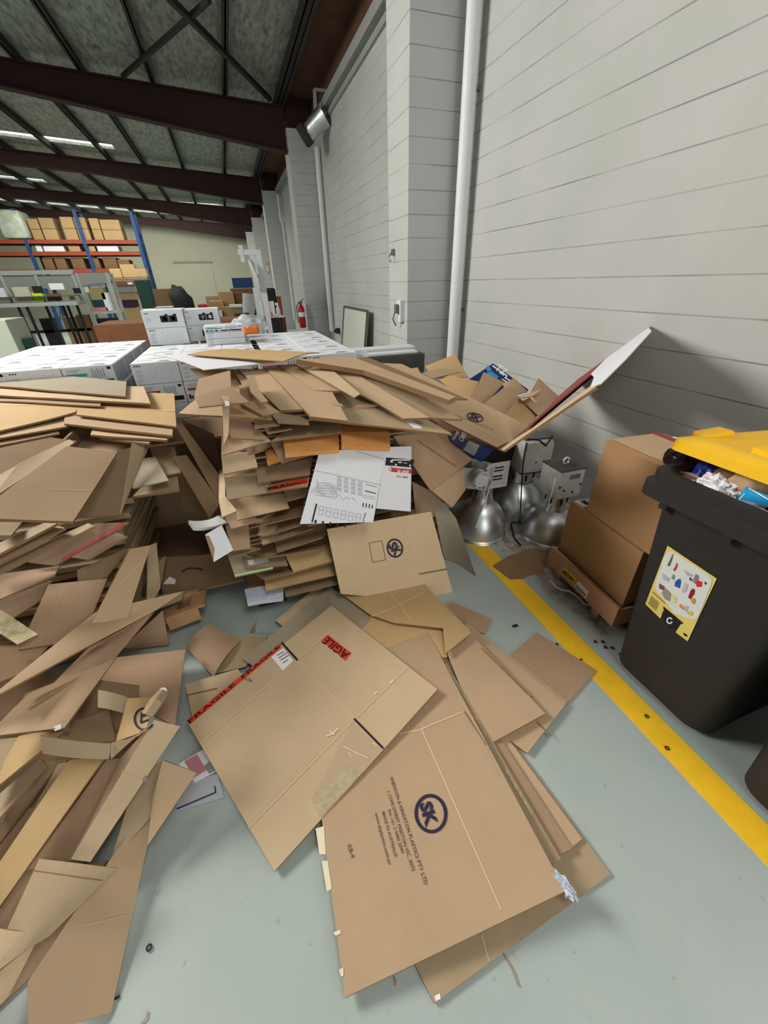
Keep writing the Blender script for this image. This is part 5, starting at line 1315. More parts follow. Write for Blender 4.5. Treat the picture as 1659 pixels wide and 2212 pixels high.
GBN = 'dark wheelie bins'
e, body = bin_body(-.02, .045, 'dark grey wheelie bin with yellow lid and recycling sticker', GBN)
# yellow lid propped up by rubbish
lid0, hinge = 1.085, (2.03, 1.01)
def LZ(x): return 1.005 + (2.05 - x) * .085
def Lr(x0, x1, y0, y1, r, h):
    return [Vector((p.x, p.y, LZ(p.x) + h)) for p in rr(x0, x1, y0, y1, r, 0)]
v, f = loft([Lr(1.405, 2.05, .30, .90, .05, .0), Lr(1.39, 2.06, .285, .915, .05, .002), Lr(1.395, 2.06, .29, .91, .05, .038), Lr(1.43, 2.03, .32, .885, .05, .048), Lr(1.47, 1.98, .35, .855, .05, .053), Lr(1.50, 1.95, .38, .825, .05, .042)], True, True)
lid = from_data('lid', v, f, LIDP, None, e); smooth_by_angle(lid, .5)
MB().bar((1.52, .50, LZ(1.52) + .05), (1.9, .50, LZ(1.9) + .05), .05, .02).bar((1.52, .70, LZ(1.52) + .05), (1.9, .70, LZ(1.9) + .05), .05, .02).build('lid_rib', LIDP, e)
q = unp((1527, 948, 'Y', .885)); MB().box(1.50, 1.64, .85, .915, LZ(1.55) + .035, LZ(1.55) + .062, .01).build('lid_grip', LIDP, e)
# sticker
BVH[body.name] = (BVHTree.FromPolygons([v_.co + Vector(e.location) for v_ in body.data.vertices], [tuple(p.vertices) for p in body.data.polygons]), [Vector(e.location)])
def stk(zx, zy): return (1380 + zx * .13261, 1150 + zy * .13261)
def poly(o, name, zp, m_, off, label=None):
    vs = [hit(o, *stk(*q), off)[0] for q in zp]; tri = tessellate_polygon([vs])
    d = from_data(name, vs, [tuple(t) for t in tri], [m_], None, o)
    if label: d['label'] = label
    return d
s_ = poly(body, 'sticker', [(478, 212), (1280, 750), (805, 1772), (610, 1625), (690, 1490), (740, 1475), (410, 1200), (415, 1260), (360, 1402), (115, 1165)], STICK, .003, 'yellow recycling sticker with printed pictures')
W_ = mat('sticker_white', (214, 218, 218), .5)
poly(s_ if False else body, 'sticker_panel', [(500, 305), (560, 305), (1160, 700), (1205, 760), (1195, 850), (985, 1360), (930, 1420), (850, 1410), (590, 1320), (520, 1215), (290, 930), (275, 860), (430, 380)], W_, .0042)
poly(body, 'sticker_cutout', [(410, 1205), (740, 1475), (690, 1490), (645, 1560), (500, 1540), (385, 1330), (418, 1262)], BLACK, .0042)
for zp, c_ in (([(570, 345), (580, 350), (560, 430), (515, 550), (480, 530), (530, 430)], (96, 100, 60)), ([(635, 490), (650, 500), (640, 570), (600, 630), (575, 605), (610, 550)], (190, 56, 60)),
               ([(400, 655), (520, 735), (490, 800), (405, 750)], (176, 178, 180)), ([(580, 670), (600, 690), (595, 770), (545, 740)], (90, 150, 120)), ([(640, 770), (690, 745), (705, 800), (680, 905), (597, 865), (610, 800)], (40, 80, 170)),
               ([(770, 810), (820, 840), (800, 930), (750, 980), (710, 940)], (190, 186, 176)), ([(900, 905), (930, 930), (925, 990), (855, 1085), (820, 1050), (860, 940)], (150, 24, 40)), ([(880, 1060), (940, 1075), (940, 1140), (905, 1160), (865, 1120)], (170, 160, 60)),
               ([(350, 820), (440, 880), (420, 940), (345, 905)], (120, 76, 70)), ([(450, 900), (540, 980), (520, 1120), (440, 1080), (385, 980)], (150, 140, 130)), ([(560, 990), (630, 1040), (630, 1130), (580, 1140), (540, 1080)], (208, 212, 140)),
               ([(690, 1150), (760, 1220), (740, 1255), (670, 1200)], (230, 140, 50)), ([(770, 1180), (830, 1200), (800, 1290), (750, 1260)], (186, 176, 180)), ([(830, 1270), (900, 1290), (890, 1350), (830, 1340), (805, 1310)], (206, 190, 60)),
               ([(745, 600), (900, 690), (880, 715), (800, 690)], (170, 174, 176)), ([(945, 670), (990, 690), (990, 760), (930, 830), (890, 790)], (126, 130, 134)), ([(970, 770), (1050, 800), (1040, 880), (960, 880), (945, 820)], (222, 40, 46)), ([(1080, 790), (1130, 820), (1100, 850)], (50, 50, 54)), ([(845, 720), (890, 760), (870, 785), (840, 765)], (60, 64, 66))):
    poly(body, 'sticker_picture', zp, mat('print_%d_%d_%d' % c_, c_, .5), .0055)
for i in range(7):
    a, b = (175 + i * 14, 1040 + i * 24), (250 + i * 10, 1020 + i * 30)
    strokes(body, 'sticker_text', [[stk(170 + i * 19, 1165 + i * 17), stk(225 + i * 19, 1030 + i * 17)]], 1.0, INKF, .005)
strokes(body, 'sticker_text', [[stk(235, 960), stk(440, 1150)]], 1.6, INKF, .005)
ring(body, stk(520, 1430), 5.5, 6.0, 3.0, PAPER, 'recycling_symbol', 20, 0, (.05, .93), .006)
poly(body, 'bin_pictogram', [(740, 1620), (800, 1660), (800, 1690), (770, 1685), (745, 1655)], BLACK, .0055)
e2_, _b = bin_body(-.564, 0, 'second dark wheelie bin cut off at the right picture edge', GBN)
e2_.scale = (.9, .9, .85)
# rubbish in the first bin
GRB = 'rubbish in the yellow lidded bin'
c_ = unp((1482, 1030, .985))
e = empty('paper_cup', c_ - Vector((0, 0, .08)), 'brown paper cup at the bin rim under the yellow lid', 'cup', GRB)
MB().lathe([(.028, 0), (.038, .085)], c_ - Vector((0, 0, .08)), 24, None).build('wall', mat('cup_brown', (140, 108, 90), .6), e, True)
MB().lathe([(.0, .0), (.037, .0)], c_ - Vector((0, 0, .005)), 24).build('lid', mat('cup_lid', (128, 100, 88), .5), e); MB().lathe([(.036, 0), (.041, .003), (.036, .006)], c_, 24).build('rim', KRAFT2, e, True)
def blob(name, label, px, z, r, m_, sq=(1, 1, 1), cat='rubbish', nz=.25):
    c = unp((px[0], px[1], z)); bm = bmesh.new(); bmesh.ops.create_icosphere(bm, subdivisions=4, radius=1)
    for v in bm.verts:
        k = 1 + nz * noise.noise(v.co * 2.2 + Vector((px[0], 0, 0))) + nz * .4 * noise.noise(v.co * 6)
        v.co = Vector((v.co.x * sq[0] * r * k, v.co.y * sq[1] * r * k, v.co.z * sq[2] * r * k))
    bm.verts.index_update()
    o = from_data(name, [v.co + c for v in bm.verts], [[v.index for v in f.verts] for f in bm.faces], [m_], None, None, nz < .4)
    bm.free(); return tag(o, label, cat, GRB)
blob('dark_bag', 'dark red glossy bag under the lid corner', (1500, 985, 1.02)[:2], 1.0, .075, mat('dark_red_bag', (96, 16, 30), .25), (1, 1.1, .6), 'bag')
blob('dark_bag', 'dark purple glossy bag end beside the dark red bag', (1470, 990), 1.0, .05, mat('dark_purple', (40, 24, 34), .25), (1, 1, .8), 'bag')
blob('blue_bag', 'deep blue bag in the middle of the bin mouth', (1530, 1025), .98, .05, mat('deep_blue', (26, 38, 120), .4), (1, 1, 1.0), 'bag')
blob('red_bag', 'dark red wrapper right of the blue bag', (1560, 1022), .98, .05, mat('wrapper_red', (150, 20, 40), .3), (1, 1, .9), 'wrapper')
blob('brown_bag', 'brown paper bag behind the crumpled white paper', (1590, 1030), 1.0, .07, mat('bag_brown', (118, 84, 62), .7), (1, .9, .8), 'bag')
blob('paper_bag', 'tan cardboard lump under the lid at the right', (1640, 1045), 1.01, .09, KRAFT, (1, .8, .8), 'bag')
blob('crumpled_paper', 'crumpled white paper on the bin rim', (1553, 1052), .985, .045, PAPER, (1, 1.2, .8), 'paper', .55)
blob('crumpled_paper', 'small crumpled white paper beside the larger one', (1575, 1066), .975, .03, PAPER, (1, 1.2, .8), 'paper', .55)
o = sheet('snack_packet', 'bright blue foil packet on the bin rim', [(1592, 1078, 1.0), (1612, 1052, 1.03), (1668, 1075, 1.03), (1668, 1098, 1.0)], mat('blue_foil', (38, 150, 206), .2, spec=.8), None, .012, GRB, curl=.015, wob=.012, cat='packet')
strokes(o, 'white_stripe', [[(1596, 1080), (1618, 1056), (1662, 1080)]], 2, PAPER)
sheet('plastic_wrap', 'grey plastic wrap beneath the blue packet', [(1570, 1080, .985), (1620, 1075, .99), (1668, 1105, .99), (1668, 1125, .98)], PLAST, PLAST, .004, GRB, wob=.02, cat='plastic wrap')

# ------------------------------------------------------------------ litter on the floor
GLT = 'small black rings on the floor'
for i, ((x, y), lab) in enumerate((((1397, 1547), 'small black ring on the yellow line, nearer the bin'), ((1441, 1616), 'small black ring on the yellow line, nearer the picture edge'), ((1203, 1392), 'small black ring beside the matte brown sheet'), ((1286, 1386), 'black ring leftmost of the cluster by the bin'), ((1302, 1386), 'black ring second in the cluster by the bin'), ((1308, 1398), 'black ring third in the cluster by the bin'), ((1322, 1399), 'black ring rightmost of the cluster by the bin'), ((322, 2047), 'lone black ring on the floor right of the left heap'))):
    c_ = unp((x, y, .004))
    o = MB().lathe([(.005, -.002), (.008, -.002), (.008, .002), (.005, .002), (.005, -.002)], c_, 14).build('ring', BLACK); tag(o, lab, 'ring', GLT)
for i, ((x, y), s_, lab) in enumerate((((1113, 1352), .016, 'small dark brown scrap on the floor left of the yellow line'), ((1255, 1425), .008, 'tiny dark speck on the line by the matte sheet corner'), ((253, 2155), .006, 'dark crumb at the foot of the lowest tan sheet'), ((1338, 1412), .006, 'dark crumb at the bin foot'))):
    c_ = unp((x, y, .003))
    o = MB().box(c_.x - s_, c_.x + s_, c_.y - s_ * .5, c_.y + s_ * .5, 0, .006, .002).build('scrap', DARKM); tag(o, lab, 'scrap', 'floor litter')
for i, (a, b, lab) in enumerate((((1088, 2060), (1120, 2130), 'brown stalk lying right of the logo carton'), ((305, 2212), (320, 2185), 'brown stalk at the bottom picture edge'), ((850, 2108), (853, 2130), 'dark bristle under the logo carton edge'))):
    o = MB().tube([unp((a[0], a[1], .003)), unp(((a[0] + b[0]) / 2 + 4, (a[1] + b[1]) / 2, .004)), unp((b[0], b[1], .003))], .0016, 6).build('stalk', WOOD); tag(o, lab, 'stalk', 'floor litter')
# pale rubble on the bare concrete
for i, ((x, y), s_, lab) in enumerate((((1080, 1172), .035, 'pale rubble lump left of the right lamp'), ((1102, 1178), .03, 'pale rubble lump nearest the right lamp'), ((1090, 1192), .02, 'small pale rubble lump before the lamps'), ((1118, 1158), .02, 'pale rubble lump under the black cable'))):
    c = unp((x, y, .0)); bm = bmesh.new(); bmesh.ops.create_icosphere(bm, subdivisions=3, radius=s_)
    for v in bm.verts: v.co *= 1 + .5 * noise.noise(v.co * 40 + Vector((i * 7, 0, 0))); v.co.z *= .35
    bm.verts.index_update()
    o = from_data('rubble', [v.co + c for v in bm.verts], [[v.index for v in f.verts] for f in bm.faces], [mat('rubble', (176, 162, 152), .9, var=.3, scale=30)]); bm.free()
    tag(o, lab, 'rubble', 'rubble by the lamps', 'thing')

# ------------------------------------------------------------------ far end of the hall
GROUND = {'brown_carton', 'brown_board', 'yellow_printed_box', 'grey_box', 'brown_stack', 'brown_crate', 'red_board', 'dark_chair_back', 'storage_box', 'dark_tray'}
def pbox(name, label, cat, rect, Y, dep, m_, group=None, bev=.004, floor=False, parent=None):
    if name in GROUND and 'rack beam' not in label and 'reddish carton under' not in label: floor = True
    x0, y0, x1, y1 = rect
    ym, xm = (y0 + y1) / 2, (x0 + x1) / 2
    a, b = unp((x0, ym, 'Y', Y)), unp((x1, ym, 'Y', Y))
    zt_, zb = unp((xm, y0, 'Y', Y)).z, unp((xm, y1, 'Y', Y)).z
    if floor: zb = 0
    o = MB().box(a.x, b.x, Y, Y + dep, zb, zt_, bev).build(name, m_, parent)
    if parent is None: tag(o, label, cat, group)
    return o
KBOX = mat('far_carton', (176, 146, 104), .75, var=.05, scale=3, rand=.08)
KBOXD = mat('far_carton_dark', (122, 92, 64), .8, var=.1, scale=3, rand=.1)
RY = 22.0
e = empty('pallet_rack', (-6.5, RY + .5, 0), 'tall blue and orange pallet rack at the left end of the hall', 'pallet rack')
UX = [unp((x, y, 'Y', RY)).x for x, y in ((305, 540), (190, 545), (66, 545))]; UX += [UX[-1] - 2.6, UX[-1] - 5.2]
for x in UX:
    mb = MB(); ztop = 4.25
    for yy in (RY, RY + .95): mb.box(x - .06, x + .06, yy - .05, yy + .05, 0, ztop)
    for i in range(6):
        mb.bar((x, RY, .3 + i * .65), (x, RY + .95, .3 + (i + (i % 2 == 0)) * .65), .03)
    mb.build('upright', BLUEST, e)
LV = [unp((200, y, 'Y', RY)).z for y in (523, 548, 585)]
for xa, xb in zip(UX[1:], UX[:-1]):
    for z in LV:
        for yy in (RY - .03, RY + .98): MB().box(xa + .06, xb - .06, yy - .025, yy + .025, z - .06, z + .06).build('beam', ORBEAM, e)
        MB().box(xa + .06, xb - .06, RY, RY + .95, z + .055, z + .075).build('deck', KBOXD, e)
GRK = 'brown cartons on the pallet rack'
k = 0
def rackrow(rects, lv, labs, m_=KBOX, split=1):
    zb = LV[lv] + .08
    for (x0, y0, x1), lab in zip(rects, labs):
        a = unp((x0, y0 + 20, 'Y', RY + .1)); b = unp((x1, y0 + 20, 'Y', RY + .1)); zt_ = unp(((x0 + x1) / 2, y0, 'Y', RY + .1)).z
        hgt = (zt_ - zb) / split
        for s in range(split):
            o = MB().box(a.x + .01, b.x - .01, RY + .08, RY + .9, zb + s * hgt, zb + (s + 1) * hgt - .01, .01).build('brown_carton', m_)
            tag(o, ('lower ' if s == 0 else 'upper ') * (split > 1) + lab, 'carton', GRK)
rackrow([(64, 472, 87), (88, 470, 120), (134, 468, 162), (163, 469, 189), (196, 471, 217), (219, 474, 262)], 0,
        ['tan carton leftmost on the top rack level', 'tan carton second from left on the top rack level', 'tan carton third from left on the top rack level', 'tan carton fourth from left on the top rack level', 'tan carton fifth from left on the top rack level', 'tan carton rightmost on the top rack level'], KBOX, 2)
rackrow([(82, 529, 96), (99, 530, 144), (152, 529, 178), (196, 530, 210), (214, 530, 260)], 1, ['white carton end leftmost on the middle rack level', 'long white carton on the middle rack level', 'tan carton beside the long white one on the middle rack level', 'narrow tan carton right of the second upright', 'long white carton rightmost on the middle rack level'], KBOX)
for nm in ('white carton end leftmost', 'long white carton'):
    for o in COL.objects:
        if o.get('label', '').startswith(nm): o.data.materials[0] = WHITEBD
rackrow([(96, 556, 119), (122, 556, 146), (158, 556, 186), (202, 556, 218), (226, 556, 256), (258, 560, 284)], 2, ['dark carton leftmost on the lowest rack level', 'dark carton second on the lowest rack level', 'tan carton third on the lowest rack level', 'tan carton right of the upright on the lowest rack level', 'dark carton fifth on the lowest rack level', 'dark carton rightmost on the lowest rack level'], KBOXD)
v = MB().box(unp((2, 500, 'Y', RY)).x, unp((60, 500, 'Y', RY)).x, RY - .1, RY + .9, LV[0] + .08, unp((30, 452, 'Y', RY)).z, .15)
tag(v.build('wrapped_pallet', mat('stretch_wrap', (188, 196, 180), .3, var=.3, scale=4, bump=.4), None, True), 'plastic wrapped pallet load on the rack at the left picture edge', 'pallet load')
GU = 'cartons stacked below the pallet rack'
for r, lab, m_ in (((238, 580, 262, 600), 'brown carton left in the row under the rack beam', KBOX), ((262, 571, 292, 599), 'brown carton middle in the row under the rack beam', KBOX), ((293, 580, 316, 598), 'brown carton with white label right in the row under the rack beam', KBOX)):
    a = pbox('brown_carton', lab, 'carton', r, 20.6, .6, m_, GU)
sh = unp((276, 602, 'Y', 20.6)).z
e = empty('low_shelf', (unp((276, 602, 'Y', 20.6)).x, 20.9, 0), 'brown timber shelf carrying the row of cartons beside the dark bin', 'shelf')
a, b = unp((236, 602, 'Y', 20.6)).x, unp((318, 602, 'Y', 20.6)).x
MB().box(a, b, 20.5, 21.3, sh - .06, sh).build('shelf_board', KBOXD, e)
for x in (a + .05, b - .05): MB().box(x - .04, x + .04, 20.55, 21.2, 0, sh - .06).build('leg', KBOXD, e)
z0 = 0
for i, (r, lab, m_) in enumerate((((243, 606, 290, 618), 'flat grey brown pile highest under the timber shelf', KBOXD), ((240, 618, 294, 632), 'grey pile of bags under the timber shelf', GREYPNL), ((246, 632, 296, 648), 'reddish carton under the timber shelf', KRAFT4), ((264, 648, 293, 664), 'dark purple bag on the floor cartons', mat('purple_bag', (52, 30, 54), .6)), ((262, 664, 302, 694), 'brown carton on the floor right of the grey shelf unit', KBOX))):
    pbox('pile_item' if i < 2 else ('bag' if i == 3 else 'brown_carton'), lab, 'clutter' if i < 2 else ('bag' if i == 3 else 'carton'), r, 19.2 + .05 * i, .7, m_, GU, .02)
pbox('white_label_card', 'small white card on the pile under the timber shelf', 'card', (276, 610, 286, 615), 19.17, .05, PAPER)
o = pbox('wheelie_bin', 'dark green wheelie bin far off beside the pallet rack', 'bin', (299, 603, 331, 674), 15.5, .7, DKGREEN, None, .04, True)
# bench and grey shelf unit
e = empty('workbench', (-5.4, 17, 0), 'long grey packing bench with tall frame and black legs', 'workbench')
BY = 16.4
bx = [unp((x, y, 'Y', BY)).x for x, y in ((-40, 620), (12, 620), (86, 620), (166, 620))]
zt_ = unp((90, 588, 'Y', BY)).z; zb = unp((90, 652, 'Y', BY)).z
for x in bx: MB().box(x - .04, x + .04, BY, BY + .06, zb, zt_).build('frame_post', GREYSTL, e)
MB().box(bx[0], bx[-1] + .04, BY - .02, BY + .1, zt_ - .06, zt_ + .05).build('top_rail', GREYSTL, e)
MB().box(bx[0], bx[-1], BY + .04, BY + .06, zt_ - .42, zt_ - .08).build('back_panel', GREYPNL, e)
MB().box(bx[0], bx[-1] + .05, BY - .75, BY + .1, zb - .1, zb).build('bench_top', GREYSTL, e)
MB().box(bx[0], bx[-1], BY - .65, BY, zb + .14, zb + .16).build('ledge', DULLST, e)
for px in (60, 78, 112, 148, 152, 178):
    x = unp((px, 690, 'Y', BY - .4)).x; MB().box(x - .03, x + .03, BY - .7 + (px % 3) * .25, BY - .64 + (px % 3) * .25, 0, zb - .1).build('leg', BLACK, e)
MB().box(bx[1], bx[-1], BY - .1, BY - .04, .42, .5).build('stretcher', DARKM, e)
GBI = 'things on the packing bench'
for r, nm, lab, cat, m_ in (((106, 612, 137, 626), 'paper_sign', 'bright white sheet hanging on the bench frame', 'sign', mat('bright_sheet', (245, 248, 250), .5)), ((30, 620, 66, 650), 'picture_board', 'framed cream picture board standing on the bench', 'board', mat('cream_board', (206, 202, 178), .5)), ((70, 632, 94, 649), 'safety_vest', 'fluorescent yellow vest lying on the bench', 'vest', mat('fluoro', (214, 240, 30), .6)), ((70, 618, 90, 634), 'dark_case', 'dark case above the yellow vest', 'case', DARKM), ((-10, 622, 12, 648), 'white_box', 'white box at the left picture edge on the bench', 'box', WHITEBD), ((100, 634, 130, 650), 'brown_item', 'dark brown items heaped on the bench', 'clutter', KBOXD), ((150, 640, 160, 648), 'tape_roll', 'small yellow roll on the bench', 'roll', KRAFT5), ((158, 622, 172, 634), 'monitor', 'small black monitor on the bench frame', 'monitor', BLACK), ((62, 655, 76, 662), 'label_printer', 'small white printer on the bench front', 'printer', WHITEP), ((24, 655, 50, 664), 'white_tray', 'white tray on the bench front', 'tray', WHITEP)):
    pbox(nm, lab, cat, r, BY - .3, .12, m_, GBI, .006)
for r, lab, m_ in (((28, 690, 52, 715), 'grey crate under the bench', GREYPNL), ((88, 688, 112, 712), 'black crate under the bench', DARKM), ((140, 684, 172, 722), 'brown carton under the bench', KBOX), ((172, 680, 196, 732), 'tall tan carton at the bench end', KBOXD)):
    pbox('storage_box', lab, 'box', r, BY - .1, .5, m_, 'boxes under the packing bench')
e = empty('shelf_unit', (-3.9, 16.6, 0), 'grey open shelf unit right of the packing bench', 'shelf')
sx0, sx1 = unp((186, 650, 'Y', 16.5)).x, unp((250, 650, 'Y', 16.5)).x
zt_ = unp((210, 589, 'Y', 16.5)).z
for x in (sx0, sx1):
    for y in (16.5, 17.1): MB().box(x - .04, x + .04, y - .03, y + .03, 0, zt_).build('post', GREYSTL, e)
for py in (592, 676, 712):
    z = unp((215, py, 'Y', 16.5)).z; MB().box(sx0, sx1, 16.5, 17.1, z - .03, z + .03).build('shelf', GREYSTL, e)
MB().box(sx0, sx1, 16.48, 16.5, unp((215, 612, 'Y', 16.5)).z, zt_).build('top_panel', GREYPNL, e)
GSH = 'things on the grey shelf unit'
for r, nm, lab, m_ in (((194, 622, 226, 648), 'brown_parcel', 'olive brown parcel on the upper shelf', mat('olive', (150, 138, 92), .7)), ((192, 613, 222, 621), 'white_folder', 'white folder on top of the olive parcel', WHITEP), ((200, 648, 224, 664), 'green_box', 'dark green box on the middle shelf', DKGREEN), ((224, 632, 236, 672), 'white_sack', 'white sack on the middle shelf', PAPER), ((198, 664, 234, 674), 'pink_box', 'pale pink box on the middle shelf', PINK), ((210, 688, 254, 708), 'black_crate', 'black crate on the bottom shelf', BLACK), ((176, 616, 192, 632), 'white_carton_end', 'white box left of the olive parcel', WHITEP)):
    pbox(nm, lab, 'box', r, 16.6, .35, m_, GSH, .008)
# things along the far wall side
GC2 = 'brown cartons heaped by the gantry stand'
for r, lab, m_, Y in (((474, 630, 506, 662), 'brown carton highest at the left of the heap by the gantry', KBOX, 13.6), ((506, 632, 526, 662), 'brown carton highest at the right of the heap by the gantry', KBOXD, 13.7), ((498, 623, 546, 633), 'flat brown carton under the navy board', KBOXD, 14.2), ((455, 650, 484, 676), 'brown carton stepping down left of the heap by the gantry', KBOX, 13.2), ((484, 662, 526, 702), 'large brown carton low in the heap by the gantry', KBOX, 13.0), ((440, 672, 484, 705), 'brown carton with white paper at the heap foot', KBOXD, 12.8), ((444, 640, 474, 650), 'reddish carton behind the heap', KRAFT4, 14.5)):
    pbox('brown_carton', lab, 'carton', r, Y, .5, m_, GC2, .008)
pbox('white_paper', 'white paper stuck on the carton at the heap foot', 'paper', (463, 671, 481, 688), 12.78, .02, PAPER)
pbox('white_strip', 'white flat box lying across the heap by the gantry', 'box', (496, 658, 524, 664), 12.9, .3, PAPER)
pbox('navy_board', 'navy blue board standing on the carton heap', 'board', (502, 600, 546, 622), 14.3, .06, mat('navy_board', (36, 66, 108), .6))
v = MB().tube([unp((536, 690, 'Y', 12.6)), unp((538, 660, 'Y', 12.6)), unp((536, 634, 'Y', 12.6))], [.14, .17, .15], 16)
pbox('timber_crate', 'timber crate under the clear plastic roll', 'crate', (526, 690, 548, 712), 12.4, .4, KBOXD, None, .01, True)
tag(v.build('plastic_roll', PLAST, None, True), 'clear plastic wrapped roll standing left of the gantry', 'plastic roll')
pbox('dark_tray', 'black tray lying before the cartons by the gantry', 'tray', (507, 678, 540, 694), 9.4, .4, DARKM)
pbox('brown_board', 'speckled brown board leaning by the dark green bin', 'board', (333, 624, 372, 662), 14.5, .1, KBOXD)
o = MB(); c = unp((395, 654, 'Y', 13.5)); bz = c.z - .42; bm = bmesh.new(); bmesh.ops.create_icosphere(bm, subdivisions=3, radius=1)
for v in bm.verts: k_ = 1 + .25 * noise.noise(v.co * 2); v.co = Vector((v.co.x * .28 * k_, v.co.y * .25, v.co.z * .42 * k_)) + c + Vector((-.1 * v.co.z, 0, 0))
bm.verts.index_update(); o.add([v.co.copy() for v in bm.verts], [[v.index for v in f.verts] for f in bm.faces]); bm.free()
pbox('grey_crate', 'grey crate under the black backpack', 'crate', (380, 674, 412, 700), 13.3, .5, GREYPNL, None, .01, True)
tag(o.build('backpack', DARKM, None, True), 'black backpack slumped by the far cartons', 'backpack')
pbox('yellow_printed_box', 'cream box with yellow mark by the dark green bin', 'box', (306, 668, 338, 692), 13.0, .4, mat('cream_box', (190, 186, 150), .6))
pbox('grey_box', 'pale grey box behind the loose white cartons', 'box', (338, 663, 376, 692), 12.2, .4, WHITEP)
pbox('timber_crate', 'timber crate under the red bundle', 'crate', (420, 671, 456, 700), 13.3, .5, KBOXD, None, .01, True)
pbox('red_bundle', 'small red bundle among the far boxes', 'bundle', (428, 657, 448, 671), 13.4, .2, mat('red_cloth', (170, 40, 60), .7), None, .04)
pbox('brown_stack', 'low brown stack of sheets behind the left block of white cartons', 'cardboard stack', (206, 700, 322, 742), 9.2, 1.2, mat('red_brown_stack', (140, 92, 64), .8, var=.15, scale=4))
pbox('brown_crate', 'long brown timber crate behind the middle block of white cartons', 'crate', (440, 690, 520, 716), 8.6, .8, mat('red_brown_stack', (140, 92, 64)))
pbox('cream_cabinet', 'cream metal cabinet at the left picture edge', 'cabinet', (-60, 692, 34, 790), 7.2, .6, mat('cream_metal', (176, 182, 166), .5), None, .01, True)
pbox('green_tub', 'dark teal tub beside the cream cabinet', 'tub', (34, 733, 60, 760), 7.4, .3, mat('teal_tub', (28, 86, 84), .5), None, .01, True)
# gantry stand
e = empty('gantry_stand', (unp((578, 700, 'Y', 9.6)).x, 9.6, 0), 'white metal gantry stand with side arm and round disc', 'stand')
GY = 9.6
x0 = unp((572, 640, 'Y', GY)).x; zt_ = unp((560, 551, 'Y', GY)).z; xa = unp((515, 551, 'Y', GY)).x; x1 = unp((557, 650, 'Y', GY)).x
MB().box(x0 - .05, x0 + .05, GY - .05, GY + .05, 0, zt_).build('post', WHITEP, e)
MB().box(xa, x0 + .05, GY - .05, GY + .05, zt_, zt_ + .09).build('arm', WHITEP, e)
MB().box(x1 - .04, x1 + .04, GY + .2, GY + .28, 0, unp((555, 622, 'Y', GY)).z).build('post', WHITEP, e)
MB().box(xa + .03, xa + .1, GY - .06, GY + .06, zt_ - .12, zt_ + .16).box(xa + .22, xa + .28, GY - .04, GY + .04, zt_ - .32, zt_).build('arm_head', WHITEP, e)
q = unp((551, 596, 'Y', GY)); MB().lathe([(0, -.03), (.28, -.03), (.3, -.01), (.3, .01), (.28, .03), (0, .03)], q, 32, Matrix.Rotation(math.radians(75), 4, 'Y')).build('disc', WHITEP, e, True)
MB().bar(q, (x0, GY, q.z), .05).build('disc_bracket', WHITEP, e); MB().box(x1 - .1, x0 + .08, GY - .05, GY + .3, 0, .06).build('base', WHITEP, e)
# cart with paper and spray bottle
e = empty('trolley', (unp((597, 690, 'Y', 9.9)).x, 9.9, 0), 'dark red framed trolley beside the gantry stand', 'trolley')
xa, xb = unp((580, 690, 'Y', 9.7)).x, unp((614, 690, 'Y', 9.7)).x; zt_ = unp((597, 683, 'Y', 9.7)).z
MB().box(xa, xb, 9.7, 10.4, zt_ - .03, zt_).build('top', WHITEP, e)
for x in (xa, xb):
    for y in (9.72, 10.38): MB().box(x - .025, x + .025, y - .025, y + .025, .05, zt_ - .03).build('leg', mat('trolley_red', (70, 30, 30), .5), e)
MB().box(xa, xb, 9.7, 10.4, .3, .33).build('shelf', DARKM, e)
GT = 'things on the trolley'
q = unp((580, 672, 'Y', 10.0))
tag(MB().box(q.x - .16, q.x + .14, 10.0, 10.02, zt_, zt_ + .28).build('white_card', PAPER), 'white card standing on the trolley', 'card', GT)
q = unp((601, 670, 'Y', 9.9)).x
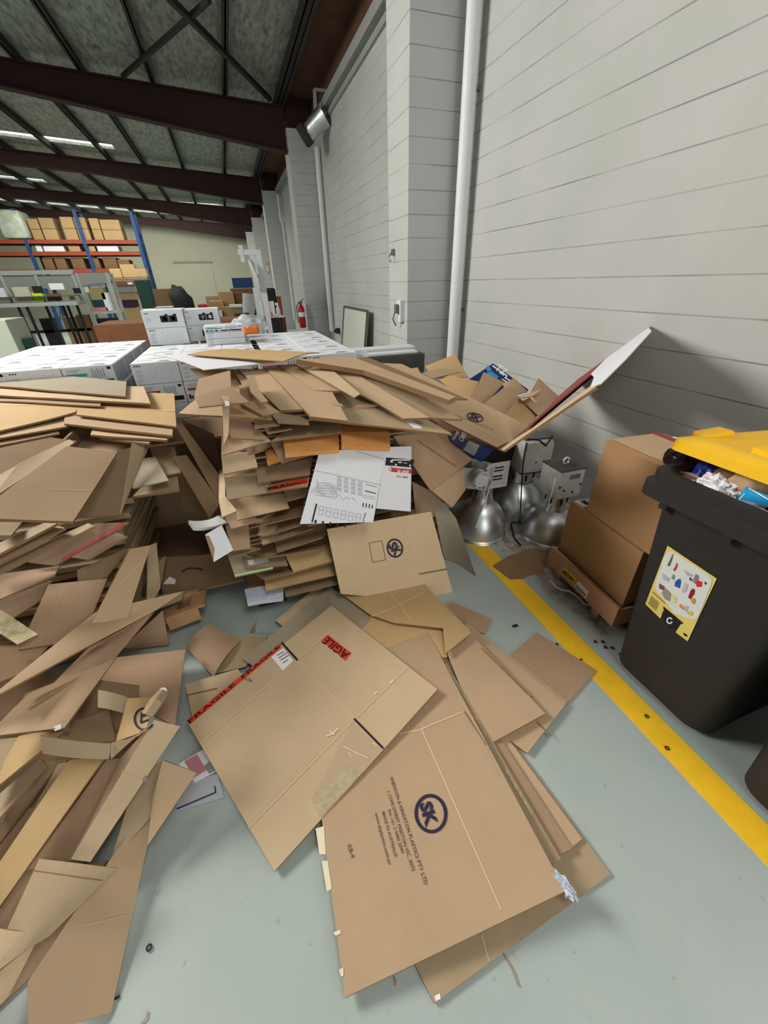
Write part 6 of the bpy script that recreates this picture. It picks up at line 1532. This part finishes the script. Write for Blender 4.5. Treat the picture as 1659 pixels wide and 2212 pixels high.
e = empty('spray_bottle', (q, 9.9, zt_), 'white spray bottle on the trolley', 'bottle', GT)
MB().lathe([(0, 0), (.045, 0), (.045, .13), (.02, .18), (.018, .2), (0, .2)], (q, 9.9, zt_), 16).build('body', PAPER, e, True); MB().box(q - .05, q + .02, 9.88, 9.92, zt_ + .2, zt_ + .25, .006).build('trigger', PAPER, e)
tag(MB().lathe([(0, 0), (.05, .01), (.05, .06), (0, .09)], (unp((584, 676, 'Y', 9.85)).x, 9.85, zt_), 14).build('orange_cap', mat('orange', (240, 130, 50), .5), None, True), 'orange cap on the trolley before the white card', 'cap', GT)
pbox('dark_chair_back', 'black padded chair back beyond the trolley', 'chair', (576, 622, 596, 644), 13.0, .15, DARKM, None, .05)
pbox('red_board', 'red brown panel at the edge of the third pier', 'panel', (598, 640, 610, 694), 14.2, .1, mat('brick_red', (150, 66, 44), .7))
# clear bag with orange things, behind the blocks
q = unp((541, 704, 'Y', 6.6)); bm = bmesh.new(); bmesh.ops.create_icosphere(bm, subdivisions=4, radius=1); mb = MB()
for v in bm.verts: k_ = 1 + .35 * noise.noise(v.co * 2.5); v.co = Vector((v.co.x * .24 * k_, v.co.y * .2 * k_, v.co.z * .14 * k_)) + q
bm.verts.index_update(); mb.add([v.co.copy() for v in bm.verts], [[v.index for v in f.verts] for f in bm.faces]); bm.free()
e = empty('plastic_bag', (q.x, 6.6, q.z - .14), 'clear plastic bag holding orange pieces behind the white cartons', 'bag')
mb.build('bag', PLAST, e, True)
MB().box(q.x - .12, q.x + .1, 6.38, 6.44, q.z - .1, q.z + .02, .03).build('orange_pieces', mat('orange', (240, 130, 50)), e)
e = empty('side_table', (q.x, 6.7, 0), 'small grey table holding the clear plastic bag', 'table')
zz = q.z - .15
MB().box(q.x - .28, q.x + .28, 6.4, 7.0, zz - .03, zz).build('tabletop', GREYPNL, e)
for sx in (-.25, .25):
    for yy in (6.43, 6.97): MB().box(q.x + sx - .02, q.x + sx + .02, yy - .02, yy + .02, 0, zz - .03).build('leg', GREYPNL, e)
